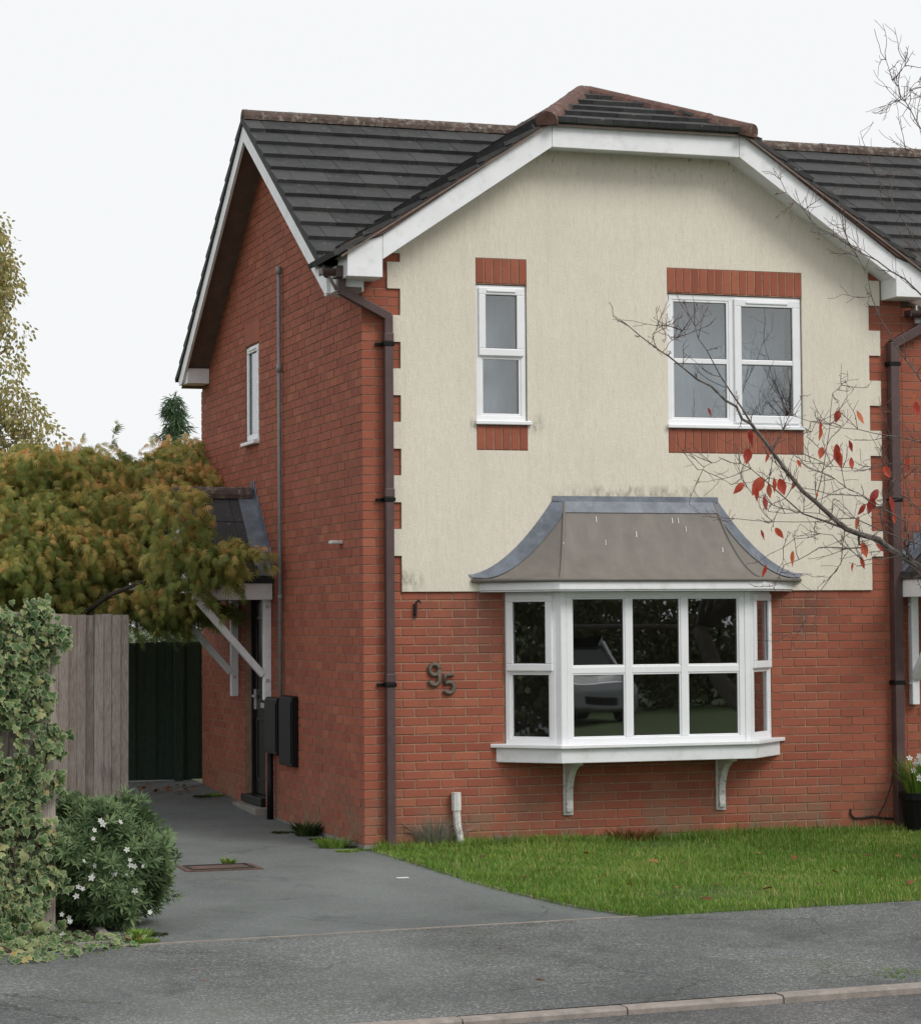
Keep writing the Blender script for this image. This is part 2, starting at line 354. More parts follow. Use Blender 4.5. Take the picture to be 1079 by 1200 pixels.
# ------------------------------------------------------------------ mesh builder
class MB:
    def __init__(s): s.v, s.f, s.a = [], [], []
    def poly(s, pts, faces, rnd=0.0):
        k = len(s.v); s.v += [tuple(map(float, p)) for p in pts]
        s.f += [tuple(i+k for i in f) for f in faces]; s.a += [rnd]*len(pts); return s
    def box(s, lo, hi, rnd=0.0):
        (x0, y0, z0), (x1, y1, z1) = lo, hi
        return s.poly([(x0, y0, z0), (x1, y0, z0), (x1, y1, z0), (x0, y1, z0), (x0, y0, z1), (x1, y0, z1), (x1, y1, z1), (x0, y1, z1)],
                      [(0, 3, 2, 1), (4, 5, 6, 7), (0, 1, 5, 4), (1, 2, 6, 5), (2, 3, 7, 6), (3, 0, 4, 7)], rnd)
    def prism(s, pts, ax, a, b, rnd=0.0):
        """polygon pts (2-D, ccw) extruded along axis ax from a to b"""
        def mk(p, t):
            q = list(p); q.insert(ax, t); return tuple(q)
        n = len(pts); v = [mk(p, a) for p in pts] + [mk(p, b) for p in pts]
        f = [tuple(range(n))[::-1], tuple(range(n, 2*n))] + [(i, (i+1) % n, n+(i+1) % n, n+i) for i in range(n)]
        return s.poly(v, f, rnd)
    def bar(s, p, q, w, h, upv=(0, 0, 1), rnd=0.0):
        p, q = Vector(p), Vector(q); d = (q-p).normalized(); side = d.cross(Vector(upv)).normalized(); u2 = side.cross(d)
        pts = []
        for c in (p, q):
            for a, b in ((-1, -1), (1, -1), (1, 1), (-1, 1)): pts.append(c+side*a*w/2+u2*b*h/2)
        return s.poly(pts, [(3, 2, 1, 0), (4, 5, 6, 7), (0, 1, 5, 4), (1, 2, 6, 5), (2, 3, 7, 6), (3, 0, 4, 7)], rnd)
    def tube(s, pts, radii, n=7, rnd=0.0, cap=True):
        P = [Vector(p) for p in pts]; k = len(s.v); prev = None
        if not hasattr(radii, '__len__'): radii = [radii]*len(P)
        for i, c in enumerate(P):
            d = (P[min(i+1, len(P)-1)]-P[max(i-1, 0)])
            d = d.normalized() if d.length > 1e-9 else Vector((0, 0, 1))
            if prev is None: a = d.orthogonal().normalized()
            else: a = (prev-d*prev.dot(d)); a = a.normalized() if a.length > 1e-6 else d.orthogonal().normalized()
            prev = a; b = d.cross(a)
            for j in range(n):
                t = 2*math.pi*j/n; s.v.append(tuple(c+(a*math.cos(t)+b*math.sin(t))*radii[i])); s.a.append(rnd)
        for i in range(len(P)-1):
            for j in range(n):
                s.f.append((k+i*n+j, k+i*n+(j+1) % n, k+(i+1)*n+(j+1) % n, k+(i+1)*n+j))
        if cap:
            s.f.append(tuple(k+j for j in range(n))[::-1]); s.f.append(tuple(k+(len(P)-1)*n+j for j in range(n)))
        return s
    def build(s, name, mat, parent=None, T=None, kind=None, smooth=False, rnd=False, bevel=0):
        me = bpy.data.meshes.new(name)
        v = s.v
        if T is not None:
            A = np.array(T); vv = np.array(v); v = (vv @ A[:3, :3].T + A[:3, 3]).tolist()
            f = s.f if np.linalg.det(A[:3, :3]) > 0 else [t[::-1] for t in s.f]
        else: f = s.f
        me.from_pydata(v, [], f)
        if rnd:
            at_ = me.attributes.new('rnd', 'FLOAT', 'POINT'); at_.data.foreach_set('value', np.array(s.a, dtype=np.float32))
        me.materials.append(M[mat])
        if smooth: me.polygons.foreach_set('use_smooth', [True]*len(me.polygons))
        me.update()
        return link(name, me, parent, kind, bevel)
def sum_loc(o):
    """world offset of a parent: Empties stand at their thing's base, mesh parts are modelled in world space"""
    return o.location.copy() if o.type == 'EMPTY' else Vector((0, 0, 0))
def link(name, me, parent=None, kind=None, bevel=0):
    o = bpy.data.objects.new(name, me); C.objects.link(o)
    if parent is not None:
        o.parent = parent
        o.matrix_parent_inverse = Matrix.Translation(-sum_loc(parent))
    if kind: o['kind'] = kind
    if bevel:
        b = o.modifiers.new('bevel', 'BEVEL'); b.width = bevel; b.segments = 2; b.limit_method = 'ANGLE'
    return o
def tag(o, label, cat, group=None, kind=None):
    o['label'] = label; o['category'] = cat
    if group: o['group'] = group
    if kind: o['kind'] = kind
    return o
def thing(name, loc, label, cat, group=None):
    o = bpy.data.objects.new(name, None); C.objects.link(o); o.location = loc; o.empty_display_size = .2
    return tag(o, label, cat, group)
def struct(o): o['kind'] = 'structure'; return o
def frame(o, eu, ev, en):
    """matrix with columns eu, ev, en and origin o"""
    m = np.eye(4); m[:3, 0], m[:3, 1], m[:3, 2], m[:3, 3] = eu, ev, en, o
    return m
def np_mesh(name, V, F, mat, parent=None, kind=None, attrs=None, smooth=False):
    """V (n,3) F (m,3) triangles"""
    me = bpy.data.meshes.new(name)
    me.vertices.add(len(V)); me.vertices.foreach_set('co', np.ascontiguousarray(V, dtype=np.float32).ravel())
    me.loops.add(F.size); me.loops.foreach_set('vertex_index', np.ascontiguousarray(F, dtype=np.int32).ravel())
    me.polygons.add(len(F)); me.polygons.foreach_set('loop_start', np.arange(0, F.size, 3, dtype=np.int32))
    me.polygons.foreach_set('loop_total', np.full(len(F), 3, dtype=np.int32))
    for k, a in (attrs or {}).items():
        t = me.attributes.new(k, 'FLOAT', 'POINT'); t.data.foreach_set('value', np.ascontiguousarray(a, dtype=np.float32))
    me.update(calc_edges=True); me.materials.append(M[mat])
    if smooth: me.polygons.foreach_set('use_smooth', [True]*len(me.polygons))
    return link(name, me, parent, kind)
def scatter(name, tv, tf, pos, R, scale, rnd, mat, parent=None, kind=None, extra=None):
    N, k = len(pos), len(tv)
    V = np.einsum('nij,kj->nki', R, tv)*scale[:, None, None] + pos[:, None, :]
    F = tf[None]+(np.arange(N)*k)[:, None, None]
    at_ = {'rnd': np.repeat(rnd, k)}
    if extra: at_.update({kk: np.tile(e, N) for kk, e in extra.items()})
    return np_mesh(name, V.reshape(-1, 3), F.reshape(-1, 3), mat, parent, kind, at_)
def rot_from(d, spin, rng=RNG):
    """matrices whose local +y axis points along d (n,3), spun by spin"""
    d = d/np.linalg.norm(d, axis=1)[:, None]
    h = np.where(np.abs(d[:, 2:3]) > .95, np.array([[1., 0, 0]]), np.array([[0, 0, 1.]]))
    a = np.cross(d, h); a /= np.linalg.norm(a, axis=1)[:, None]; b = np.cross(a, d)
    c, s_ = np.cos(spin)[:, None], np.sin(spin)[:, None]
    return np.stack([a*c+b*s_, d, -a*s_+b*c], axis=2)
IDM = np.eye(4)

# ================================================================== GROUND
def sheet(name, pts, mat, dz=0.0, ny=26):
    """ground sheet: pts = [(xl, xr, y)] rows, follows gz"""
    mb = MB(); rows = []
    ys = [p[2] for p in pts]
    allys = sorted(set(list(np.linspace(min(ys), max(ys), ny)) + [y for y in GY if min(ys) < y < max(ys)] + ys))
    o = np.argsort(ys); Y = np.array(ys)[o]; L = np.array([p[0] for p in pts])[o]; Rr = np.array([p[1] for p in pts])[o]
    nx = 6
    for y in allys:
        a, b = np.interp(y, Y, L), np.interp(y, Y, Rr)
        rows.append([(a+(b-a)*i/nx, y, gz(y)+dz) for i in range(nx+1)])
    V = [p for r in rows for p in r]; F = []
    for j in range(len(rows)-1):
        for i in range(nx): F.append((j*(nx+1)+i, j*(nx+1)+i+1, (j+1)*(nx+1)+i+1, (j+1)*(nx+1)+i))
    mb.poly(V, F)
    return struct(mb.build(name, mat, smooth=True))
sheet('ground', [(-400, 400, -400), (-400, 400, 600)], 'earth', -.16, 12)

SL = .065           # the street is not quite parallel to the house front
BACK0 = ground_at(745, 1074)            # corner where drive, lawn and pavement meet
KERB0 = ground_at(745, 1178)
def yback(x): return BACK0[1] + SL*(x-BACK0[0])
def ykerb(x): return KERB0[1] + SL*(x-KERB0[0])
def quad_sheet(name, f0, f1, x0, x1, mat, dz, nx=30, ny=8, z=None):
    mb = MB(); V = []
    for i in range(nx+1):
        x = x0+(x1-x0)*i/nx
        for j in range(ny+1):
            y = f0(x)+(f1(x)-f0(x))*j/ny
            V.append((x, y, (gz(y) if z is None else z)+dz))
    F = [(i*(ny+1)+j, (i+1)*(ny+1)+j, (i+1)*(ny+1)+j+1, i*(ny+1)+j+1) for i in range(nx) for j in range(ny)]
    return struct(mb.poly(V, F).build(name, mat, smooth=True))
LEFT_X = -2.95
_le = [ground_at(a, b) for a, b in ((420, 988), (445, 998), (580, 1040), (664, 1060), (745, 1074))]
_le.sort(key=lambda p: p[1])
def xlawn(y): return float(np.interp(y, [p[1] for p in _le], [p[0] for p in _le]))
quad_sheet('driveway', yback, lambda x: 9.0, LEFT_X, 0.02, 'drive', .004, 10, 40)
quad_sheet('driveway', yback, lambda x: .0, 0.02, BACK0[0]+.01, 'drive', .004, 4, 20)
quad_sheet('pavement', lambda x: ykerb(x)+.06, yback, -26, 30, 'pave', .008, 40, 6)
ROADZ = -.190
quad_sheet('road', lambda x: ykerb(x)-7.0, lambda x: ykerb(x)-.050, -60, 70, 'road', .0, 30, 4, ROADZ)
quad_sheet('verge', lambda x: ykerb(x)-45, lambda x: ykerb(x)-7.0, -60, 70, 'turf', .0, 30, 4, ROADZ+.06)
_ly = list(np.linspace(BACK0[1]+.005, 0, 24)); _lv = []; _lf = []
for y_ in _ly:
    for i in range(9):
        xa_ = xlawn(y_); x_ = xa_+(9.0-xa_)*(i/8)**1.5; yy_ = y_ if y_ > -.01 else yback(x_)+(y_-BACK0[1])/(0-BACK0[1])*(0-yback(x_)); _lv.append((x_, yy_, gz(yy_)+.010))
for j in range(len(_ly)-1): _lf += [(j*9+i, j*9+i+1, (j+1)*9+i+1, (j+1)*9+i) for i in range(8)]
struct(MB().poly(_lv, _lf).build('lawn', 'turf', smooth=True))
quad_sheet('flower_bed', yback, lambda x: 2.9, -9.0, LEFT_X, 'soil', .012, 8, 12)
# kerb: stones laid end to end along the road
kb = MB().box((-60, 0, 0), (70, .001, .001))
def along(x, dy, z): return (x, ykerb(x)+dy, z)
kerb = MB()
kerb.poly([along(-26, -.05, ROADZ-.06), along(30, -.05, ROADZ-.06), along(30, .05, ROADZ-.06), along(-26, .05, ROADZ-.06)], [(0, 1, 2, 3)])
kerb = struct(kerb.build('kerb', 'concrete'))
x = -6.3; i = 0
random.seed(3)
while x < 6:
    L_ = .915
    top = gz(ykerb(x))+.009+random.uniform(-.003, .003)
    mb = MB(); a, b = x+.004, x+L_-.004; t2 = top
    V = [along(a, -.050, ROADZ-.05), along(b, -.050, ROADZ-.05), along(b, .06, ROADZ-.05), along(a, .06, ROADZ-.05),
         along(a, -.050, top-.012), along(b, -.050, t2-.012), along(b, .06, t2), along(a, .06, top), along(a, -.036, top), along(b, -.036, t2)]
    F = [(0, 3, 2, 1), (0, 1, 5, 4), (4, 5, 9, 8), (8, 9, 6, 7), (3, 7, 6, 2), (0, 4, 8, 7, 3), (1, 2, 6, 9, 5)]
    mb.poly(V, F).build('kerb_stone', 'kerb', kerb)
    x += L_; i += 1
# thin concrete edging between drive and pavement, along the lawn and by the bed
def edging(name, p, q, w=.045, h=.018, mat='kerb'):
    mb = MB(); n = 14; P = []
    for i in range(n+1):
        t = i/n; xx, yy = p[0]+(q[0]-p[0])*t, p[1]+(q[1]-p[1])*t
        P.append((xx+random.uniform(-.006, .006), yy+random.uniform(-.006, .006), gz(yy)+h-.035))
    for i in range(n): mb.bar(P[i], P[i+1], w, .07)
    return struct(mb.build(name, mat))
edging('pavement_edging', (LEFT_X, yback(LEFT_X)), (BACK0[0], BACK0[1]), .03, .014)
for _p, _q in list(zip(_le, _le[1:]))[:3]: edging('lawn_edging', _p, _q, .04, .014)
edging('bed_edging', (LEFT_X-.25, yback(LEFT_X)+.01), (LEFT_X+.02, yback(LEFT_X)+.03), .05, .04, 'concrete')
edging('bed_side_edging', (LEFT_X, yback(LEFT_X)+.03), (LEFT_X, yback(LEFT_X)+2.5), .05, .04, 'concrete')

# ================================================================== HOUSE
W, D = 5.04, 6.40
CX = 2.468                                  # centre of the front gable
HOUSE = thing('house', (2.5, 3.2, -.05), 'red brick house with cream rendered upper front and white bay window', 'house')
NEIGH = thing('house', (7.3, 3.2, -.05), 'adjoining brick house behind the bare cherry branches, joined under the same roof', 'house')
EAVE_SL_F = .62; RIDGE_Y, RIDGE_Z = 3.2, 6.665
def zmain(y): return RIDGE_Z - EAVE_SL_F*(RIDGE_Y-y) if y <= RIDGE_Y else RIDGE_Z - .70*(y-RIDGE_Y)
GS = .655
GZ0 = 6.075                                 # gable roof deck height at x = 1.589
def zgab(x): return GZ0 + GS*(min(x, 2*CX-x)-1.589)
TOPZ = 5.88                                 # underside of the horizontal gable board

def grid_wall(mb, u0, u1, v0, v1, holes, put):
    us = sorted({u0, u1} | {h[0] for h in holes} | {h[1] for h in holes}); vs_ = sorted({v0, v1} | {h[2] for h in holes} | {h[3] for h in holes})
    for a, b in zip(us, us[1:]):
        run = None
        for c, d in zip(vs_, vs_[1:]):
            if any(h[0] <= a+1e-6 and b-1e-6 <= h[1] and h[2] <= c+1e-6 and d-1e-6 <= h[3] for h in holes):
                if run: put(a, b, *run); run = None
            else: run = (run[0], d) if run else (c, d)
        if run: put(a, b, *run)

BAYH = (1.26, 3.69, .66, 2.16)
SW = (1.00, 1.46, 3.515, 4.71)
BW = (2.757, 4.05, 3.515, 4.69)
wall_front = MB()
grid_wall(wall_front, 0, W, -.25, 4.72, [BAYH, SW, BW], lambda a, b, c, d: wall_front.box((max(a, .006), .006, c), (b, .25, d)))
GP = [(0.02, 4.72), (W, 4.72), (W, 4.80), (2*CX-1.589, TOPZ+.1), (1.589, TOPZ+.1), (0.02, 4.80)]
wall_front.prism([(p[0], p[1]) for p in GP], 1, .006, .25)
wall_front = wall_front.build('front_wall', 'mortar', HOUSE)
# ---- bricks
def course_list(k, u0, u1, flip=False):
    """stretcher bond, corner at u0"""
    out = []; u = u0; first = True; off = (k % 2 == 0) != flip
    while u < u1-.02:
        L_ = .215
        if first and not off: L_ = .1025
        first = False
        e = min(u+L_, u1); out.append((u, e)); u += L_+.01
    return out
def cut(seg, holes):
    segs = [seg]
    for h in holes:
        nxt = []
        for a, b in segs:
            if b <= h[0] or a >= h[1]: nxt.append((a, b)); continue
            if a < h[0]: nxt.append((a, h[0]))
            if b > h[1]: nxt.append((h[1], b))
        segs = nxt
    return [s for s in segs if s[1]-s[0] > .025]
def quoin(k):
    """depth of brick quoin at course k (upper storey)"""
    if k < 28: return None
    if k < 32: return .3375
    return .225 if ((k-32) // 3) % 2 == 0 else .3375
front = []
for k in range(-1, 66):
    z0 = k*.075; z1 = z0+.065
    for (a, b) in course_list(k, 0.0, W):
        if k < 28:
            holes = [(BAYH[0]-.03, BAYH[1]+.03)] if (z1 > BAYH[2]+.02 and z0 < BAYH[3]) else []
        else:
            q = quoin(k); holes = [(q, W-q)]
        for s_ in cut((a, b), holes):
            if k == -1 : continue
            front.append((s_[0], s_[1], z0, z1))
brick_cache = {}
def brick_mesh(L_):
    L_ = round(L_, 3)
    if L_ not in brick_cache:
        me = bpy.data.meshes.new('brick'); b = MB(); h, d, c = .0325, .05, .004; l2 = L_/2
        # chamfered arris on the face
        V = [(-l2, d, -h), (l2, d, -h), (l2, d, h), (-l2, d, h), (-l2, c, -h), (l2, c, -h), (l2, c, h), (-l2, c, h),
             (-l2+c, 0, -h+c), (l2-c, 0, -h+c), (l2-c, 0, h-c), (-l2+c, 0, h-c)]
        F = [(4, 5, 9, 8), (5, 6, 10, 9), (6, 7, 11, 10), (7, 4, 8, 11), (8, 9, 10, 11), (0, 1, 5, 4), (1, 2, 6, 5), (2, 3, 7, 6), (3, 0, 4, 7)]
        me.from_pydata(V, [], F); me.materials.append(M['brick']); me.update(); brick_cache[L_] = me
    return brick_cache[L_]
def add_brick(name, L_, loc, parent, rot=None):
    o = bpy.data.objects.new(name, brick_mesh(L_)); C.objects.link(o)
    o.parent = parent; o.matrix_parent_inverse = Matrix.Translation(-sum_loc(parent)); o.location = loc
    if rot: o.rotation_euler = rot
    return o
low = [b for b in front if b[3] < 2.12]
low.sort(key=lambda b: -(b[1]-b[0])*(1.0 if (b[0] < 1.3 or b[0] > 3.6 or b[2] < .66) else .5)/(20+b[0]*.3)**2)
chosen = low[:300]; cs = set(chosen)
for (a, b, z0, z1) in chosen:
    add_brick('brick', b-a, ((a+b)/2, random.uniform(-.0015, .0015), (z0+z1)/2), wall_front)
mbs = MB()
for (a, b, z0, z1) in front:
    if (a, b, z0, z1) in cs: continue
    j = random.uniform(-.0015, .0015)
    mbs.box((a, j, z0), (b, .05, z1), random.random())
mbs.build('brickwork', 'brick', wall_front, kind='stuff', rnd=True)
plinth = MB()
random.seed(5)
for kk, zz in ((0, -.075),):
    u = 0.0
    while u < W:
        e = min(u+.44, W); plinth.box((u, random.uniform(-.002, .002), -.25), (e-.01, .05, -.010)); u = e
plinth.build('plinth', 'concrete', wall_front)
# ---- render
def quo_poly(side):
    pts = []
    for k in range(28, 66):
        q = quoin(k)-.005
        z0, z1 = k*.075-.005, k*.075+.070
        pts += [(q, z0), (q, z1)]
    return pts
RT_ = .020
left = quo_poly(0)
lp = [(x_, z_) for x_, z_ in left]
rp = [(W-x_, z_) for x_, z_ in left][::-1]
# split into strips around the windows so the openings stay open
mbr = MB()
def rz_top(u):
    return min(TOPZ+.08, 4.86+GS*(min(u, 2*CX-u)-.10)+.02)
for k in range(28, 66):
    q = quoin(k)-.005; z0, z1 = k*.075-.005, k*.075+.070
    hs = [(h[0]-.0, h[1]+.0) for h in (SW, BW) if z1 > h[2]-.225 and z0 < h[3]+.228]
    # trim to the windows exactly
    cuts = [z0, z1]
    for h in (SW, BW):
        for zz in (h[2]-.222, h[3]+.225):
            if z0 < zz < z1: cuts.append(zz)
    cuts.sort()
    for c0, c1 in zip(cuts, cuts[1:]):
        hs = [(h[0], h[1]) for h in (SW, BW) if c1 > h[2]-.222+1e-4 and c0 < h[3]+.225-1e-4]
        segs = [(q, W-q)]
        for h in hs:
            nxt = []
            for a, b in segs:
                if b <= h[0] or a >= h[1]: nxt.append((a, b)); continue
                if a < h[0]: nxt.append((a, h[0]))
                if b > h[1]: nxt.append((h[1], b))
            segs = nxt
        for a, b in segs:
            mbr.box((a, -RT_, c0), (b, .005, c1))
zq = 65*.075+.070
mbr.prism([(.225, zq), (W-.225, zq), (W-.225, zq+.02), (2*CX-1.589, TOPZ+.09), (1.589, TOPZ+.09), (.225, zq+.02)], 1, -RT_, .005)
render_wall = mbr.build('rendered_wall', 'render', HOUSE)
# ---- soldier courses over and under the windows
for h in (SW, BW):
    n = 6 if h is SW else 17
    for (z0, z1, nm) in ((h[3]+.006, h[3]+.222, 'lintel'), (h[2]-.220, h[2]-.012, 'sill_course')):
        mo = MB().box((h[0]+.001, -.016, z0-.004), (h[1]-.001, .004, z1+.002)).build(nm, 'mortar', HOUSE)
        wdt = (h[1]-h[0])/n
        for i in range(n):
            o = add_brick('soldier_brick', z1-z0-.006, (h[0]+wdt*(i+.5), -.022+random.uniform(-.0015, .0015), (z0+z1)/2), mo, (0, math.pi/2, 0))
            o.scale = (1, 1, (wdt-.010)/.065)

# ---- side wall (x = 0), u runs along +y
SD = (3.50, 4.34, .10, 2.12)
SWN = (3.72, 4.25, 3.60, 4.60)
mb = MB()
grid_wall(mb, .25, 6.0, -.25, 4.62, [SD, SWN], lambda a, b, c, d: mb.box((.006, a, c), (.25, b, d)))
mb.prism([(.25, 4.62), (6.0, 4.62), (RIDGE_Y, RIDGE_Z-.06), (.25, zmain(.25)-.06)], 0, .006, .25)
mb.prism([(6.0, -.25), (D, -.25), (D, 4.34), (6.0, 4.62)], 0, .006, .25)
mb.box((.25, D-.25, -.25), (W, D, 4.4))                       # back wall
side_wall = mb.build('side_wall', 'mortar', HOUSE)
sb = MB()
random.seed(9)
for k in range(0, 88):
    z0, z1 = k*.075, k*.075+.065
    lo, hi = .0, D
    zt = z1+.05
    if zt > zmain(0): lo = RIDGE_Y-(RIDGE_Z-zt)/EAVE_SL_F
    if zt > zmain(D): hi = RIDGE_Y+(RIDGE_Z-zt)/.70
    if hi-lo < .1: break
    for seg in course_list(k, .0, D, True):
        holes = [(h[0]-.004, h[1]+.004) for h in (SD, SWN) if z1 > h[2]+.01 and z0 < h[3]-.01] + [(-9, lo), (hi, 99)]
        for a, b in cut(seg, holes):
            j = random.uniform(-.0015, .0015)
            sb.box((j-.0005, a+.003 if a < .01 else a, z0), (.05, b, z1), random.random())
sb.build('brickwork', 'brick', side_wall, kind='stuff', rnd=True)
MB().box((-.004, .0, -.25), (.05, 3.42, -.012)).box((-.004, 4.40, -.25), (.05, D, -.012)).build('plinth', 'concrete', side_wall)

# ---- rooms behind the windows
def room(x0, x1, y0, y1, z0, z1):
    b = MB()
    b.box((x0, y1, z0), (x1, y1+.02, z1)); b.box((x0-.02, y0, z0), (x0, y1, z1)); b.box((x1, y0, z0), (x1+.02, y1, z1)); b.box((x0, y0, z1), (x1, y1, z1+.02))
    o = b.build('room', 'room', HOUSE)
    MB().box((x0, y0, z0-.02), (x1, y1, z0)).build('floor', 'carpet', o)
room(.35, 4.7, .26, 4.4, .02, 2.4)
room(.35, 2.0, .26, 2.5, 2.65, 4.9)
room(2.1, 4.7, .26, 3.5, 2.65, 4.9)

# ---- windows
def hframe(mb, u0, u1, v0, v1, t, n0, n1):
    """rectangular frame of member width t in the u-v plane between depths n0 and n1 (mitre-free butt joints)"""
    mb.box((u0, v0, n0), (u1, v0+t, n1)); mb.box((u0, v1-t, n0), (u1, v1, n1))
    mb.box((u0, v0+t, n0), (u0+t, v1-t, n1)); mb.box((u1-t, v0+t, n0), (u1, v1-t, n1))
def pane(u0, u1, v0, v1, n, T, parent):
    return MB().box((u0, v0, n-.004), (u1, v1, n)).build('pane', 'glass', parent, T)
def gasket(mb, u0, u1, v0, v1, n): hframe(mb, u0-.001, u1+.001, v0-.001, v1+.001, .006, n, n+.004)
def sash(u0, u1, v0, v1, n0, T, parent, vent=True, bar=None, t=.05):
    m = MB(); hframe(m, u0, u1, v0, v1, t, n0-.05, n0)
    if bar is not None: m.box((u0+t, bar-.022, n0-.045), (u1-t, bar+.022, n0-.004))
    s_ = m.build('sash', 'white', parent, T, bevel=.006)
    if vent: MB().box((u0+(u1-u0)*.18, v1-t*.62, n0), (u1-(u1-u0)*.18, v1-t*.35, n0+.012)).build('vent', 'white', parent, T, bevel=.003)
    parts = [(v0+t, v1-t)] if bar is None else [(v0+t, bar-.022), (bar+.022, v1-t)]
    g = MB()
    for a, b in parts:
        pane(u0+t, u1-t, a, b, n0-.022, T, parent); gasket(g, u0+t, u1-t, a, b, n0-.022)
    g.build('gasket', 'gasket', parent, T)
TF = frame((0, 0, 0), (1, 0, 0), (0, 0, 1), (0, -1, 0))        # front wall: u = x, v = z, n = -y
# small window
m = MB(); u0, u1, v0, v1 = SW[0]+.006, SW[1]-.006, SW[2]+.03, SW[3]-.004
hframe(m, u0, u1, v0, v1, .045, -.06, .0); m.box((u0+.045, 4.09, -.06), (u1-.045, 4.135, 0))
w1 = m.build('window', 'white', HOUSE, TF, bevel=.004)
sash(u0+.022, u1-.022, 4.10, v1-.022, .020, TF, w1, t=.062)
pane(u0+.045, u1-.045, v0+.045, 4.09, -.025, TF, w1); g = MB(); gasket(g, u0+.045, u1-.045, v0+.045, 4.09, -.025); g.build('gasket', 'gasket', w1, TF)
m = MB(); hframe(m, u0+.042, u1-.042, v0+.042, 4.093, .022, -.02, -.008); m.build('bead', 'white', w1, TF, bevel=.004)
MB().box((SW[0]-.012, SW[2]-.004, -.05), (SW[1]+.03, SW[2]+.03, .055)).build('sill', 'white', w1, TF, bevel=.006)
MB().box((u0+.02, v0+.02, -.22), (u1-.02, v1-.02, -.21)).build('curtain', 'curtain', w1, TF)
# large window
u0, u1, v0, v1 = BW[0]+.006, BW[1]-.006, BW[2]+.03, BW[3]-.004
m = MB(); hframe(m, u0, u1, v0, v1, .045, -.06, .0); um = u0+.62; m.box((um-.035, v0+.045, -.06), (um+.035, v1-.045, 0))
w2 = m.build('window', 'white', HOUSE, TF, bevel=.004)
vb = 4.105
m = MB(); hframe(m, u0+.042, um-.032, v0+.042, v1-.042, .022, -.03, -.006); m.box((u0+.064, vb-.022, -.03), (um-.054, vb+.022, -.006)); m.build('bead', 'white', w2, TF, bevel=.004)
g = MB()
for a, b in ((v0+.062, vb-.022), (vb+.022, v1-.062)):
    pane(u0+.062, um-.052, a, b, -.025, TF, w2); gasket(g, u0+.062, um-.052, a, b, -.025)
g.build('gasket', 'gasket', w2, TF)
sash(um+.012, u1-.020, v0+.022, v1-.022, .020, TF, w2, bar=vb, t=.068)
MB().box((BW[0]-.012, BW[2]-.004, -.05), (BW[1]+.015, BW[2]+.03, .055)).build('sill', 'white', w2, TF, bevel=.006)
MB().box((u0+.02, v0+.02, -.30), (u1-.02, v1-.02, -.29)).build('curtain', 'curtain', w2, TF)
# side window: u = y, v = z, n = -x
TS = frame((0, 0, 0), (0, 1, 0), (0, 0, 1), (-1, 0, 0))
u0, u1, v0, v1 = SWN[0]+.006, SWN[1]-.006, SWN[2]+.03, SWN[3]-.006
m = MB(); hframe(m, u0, u1, v0, v1, .045, -.08, -.02)
w3 = m.build('window', 'white', HOUSE, TS, bevel=.004)
sash(u0+.02, u1-.02, v0+.02, v1-.02, .0, TS, w3, t=.055)
MB().box((SWN[0]-.02, SWN[2]-.004, -.05), (SWN[1]+.02, SWN[2]+.03, .06)).build('sill', 'white', w3, TS, bevel=.006)
MB().box((u0, v0, -.20), (u1, v1, -.19)).build('curtain', 'curtain', w3, TS)
MB().box((SWN[0]-.05, SWN[3]+.004, -.01), (SWN[1]+.05, SWN[3]+.215, .004)).build('lintel', 'brick', side_wall, TS)

# ---- bay window
BX0, BX1, BD = 1.225, 3.725, .385
def bay_pts(e, x0=BX0, x1=BX1, d=BD):
    """plan outline offset outward by e"""
    k = e*math.tan(math.pi/8)
    return [(x0-e*1.414, 0.0), (x0+d-k, -d-e), (x1-d+k, -d-e), (x1+e*1.414, 0.0)]
def bay_slab(e, z0, z1, name, mat, parent, e_in=-.08, bevel=.006):
    o, i_ = bay_pts(e), bay_pts(e_in)
    mb = MB(); V = [(*p, z0) for p in o]+[(*p, z1) for p in o]
    F = [(3, 2, 1, 0), (4, 5, 6, 7), (0, 1, 5, 4), (1, 2, 6, 5), (2, 3, 7, 6), (3, 0, 4, 7)]
    return mb.poly(V, F).build(name, mat, parent, bevel=bevel)
Z0, Z1 = .800, 2.085
bay = bay_slab(.048, .650, .772, 'bay_window', 'board', HOUSE)
bay_slab(.085, .773, .806, 'sill', 'white', bay)
P = bay_pts(0.0)
def seg_T(a, b):
    a, b = np.array([*a, 0.]), np.array([*b, 0.]); eu = (b-a)/np.linalg.norm(b-a); ev = np.array([0, 0, 1.]); en = np.cross(eu, ev)
    return frame(a, eu, ev, en), np.linalg.norm(b-a)
m = MB()
zt = Z1
# corner posts
for (px_, py_) in (P[1], P[2]):
    s_ = 1 if px_ > CX else -1
    m.prism([(px_-s_*.049, py_), (px_-s_*.049, py_+.07), (px_-s_*.02, py_+.09), (px_+s_*.055, py_+.085), (px_+s_*.0, py_-.0)][::s_*-1 if s_ > 0 else 1], 2, Z0, zt)
    m.build('corner_post', 'white', bay, bevel=.004); m = MB()
T1, L1 = seg_T(P[1], P[2])
m = MB(); a0, a1 = .050, L1-.050
hframe(m, a0, a1, Z0+.004, zt, .05, -.065, -.004)
nb = 3; cw = (a1-a0-.1)/nb; zb = 1.425
lights = []
for i in range(1, nb): m.box((a0+.05+cw*i-.03, Z0+.054, -.06), (a0+.05+cw*i+.03, zt-.05, -.008))
for i in range(nb):
    l0, l1 = a0+.05+cw*i+(.03 if i else 0), a0+.05+cw*(i+1)-(.03 if i < nb-1 else 0)
    m.box((l0, zb-.028, -.058), (l1, zb+.028, -.010)); lights.append((l0, l1))
m.build('frame', 'white', bay, T1, bevel=.004)
g = MB(); bd = MB()
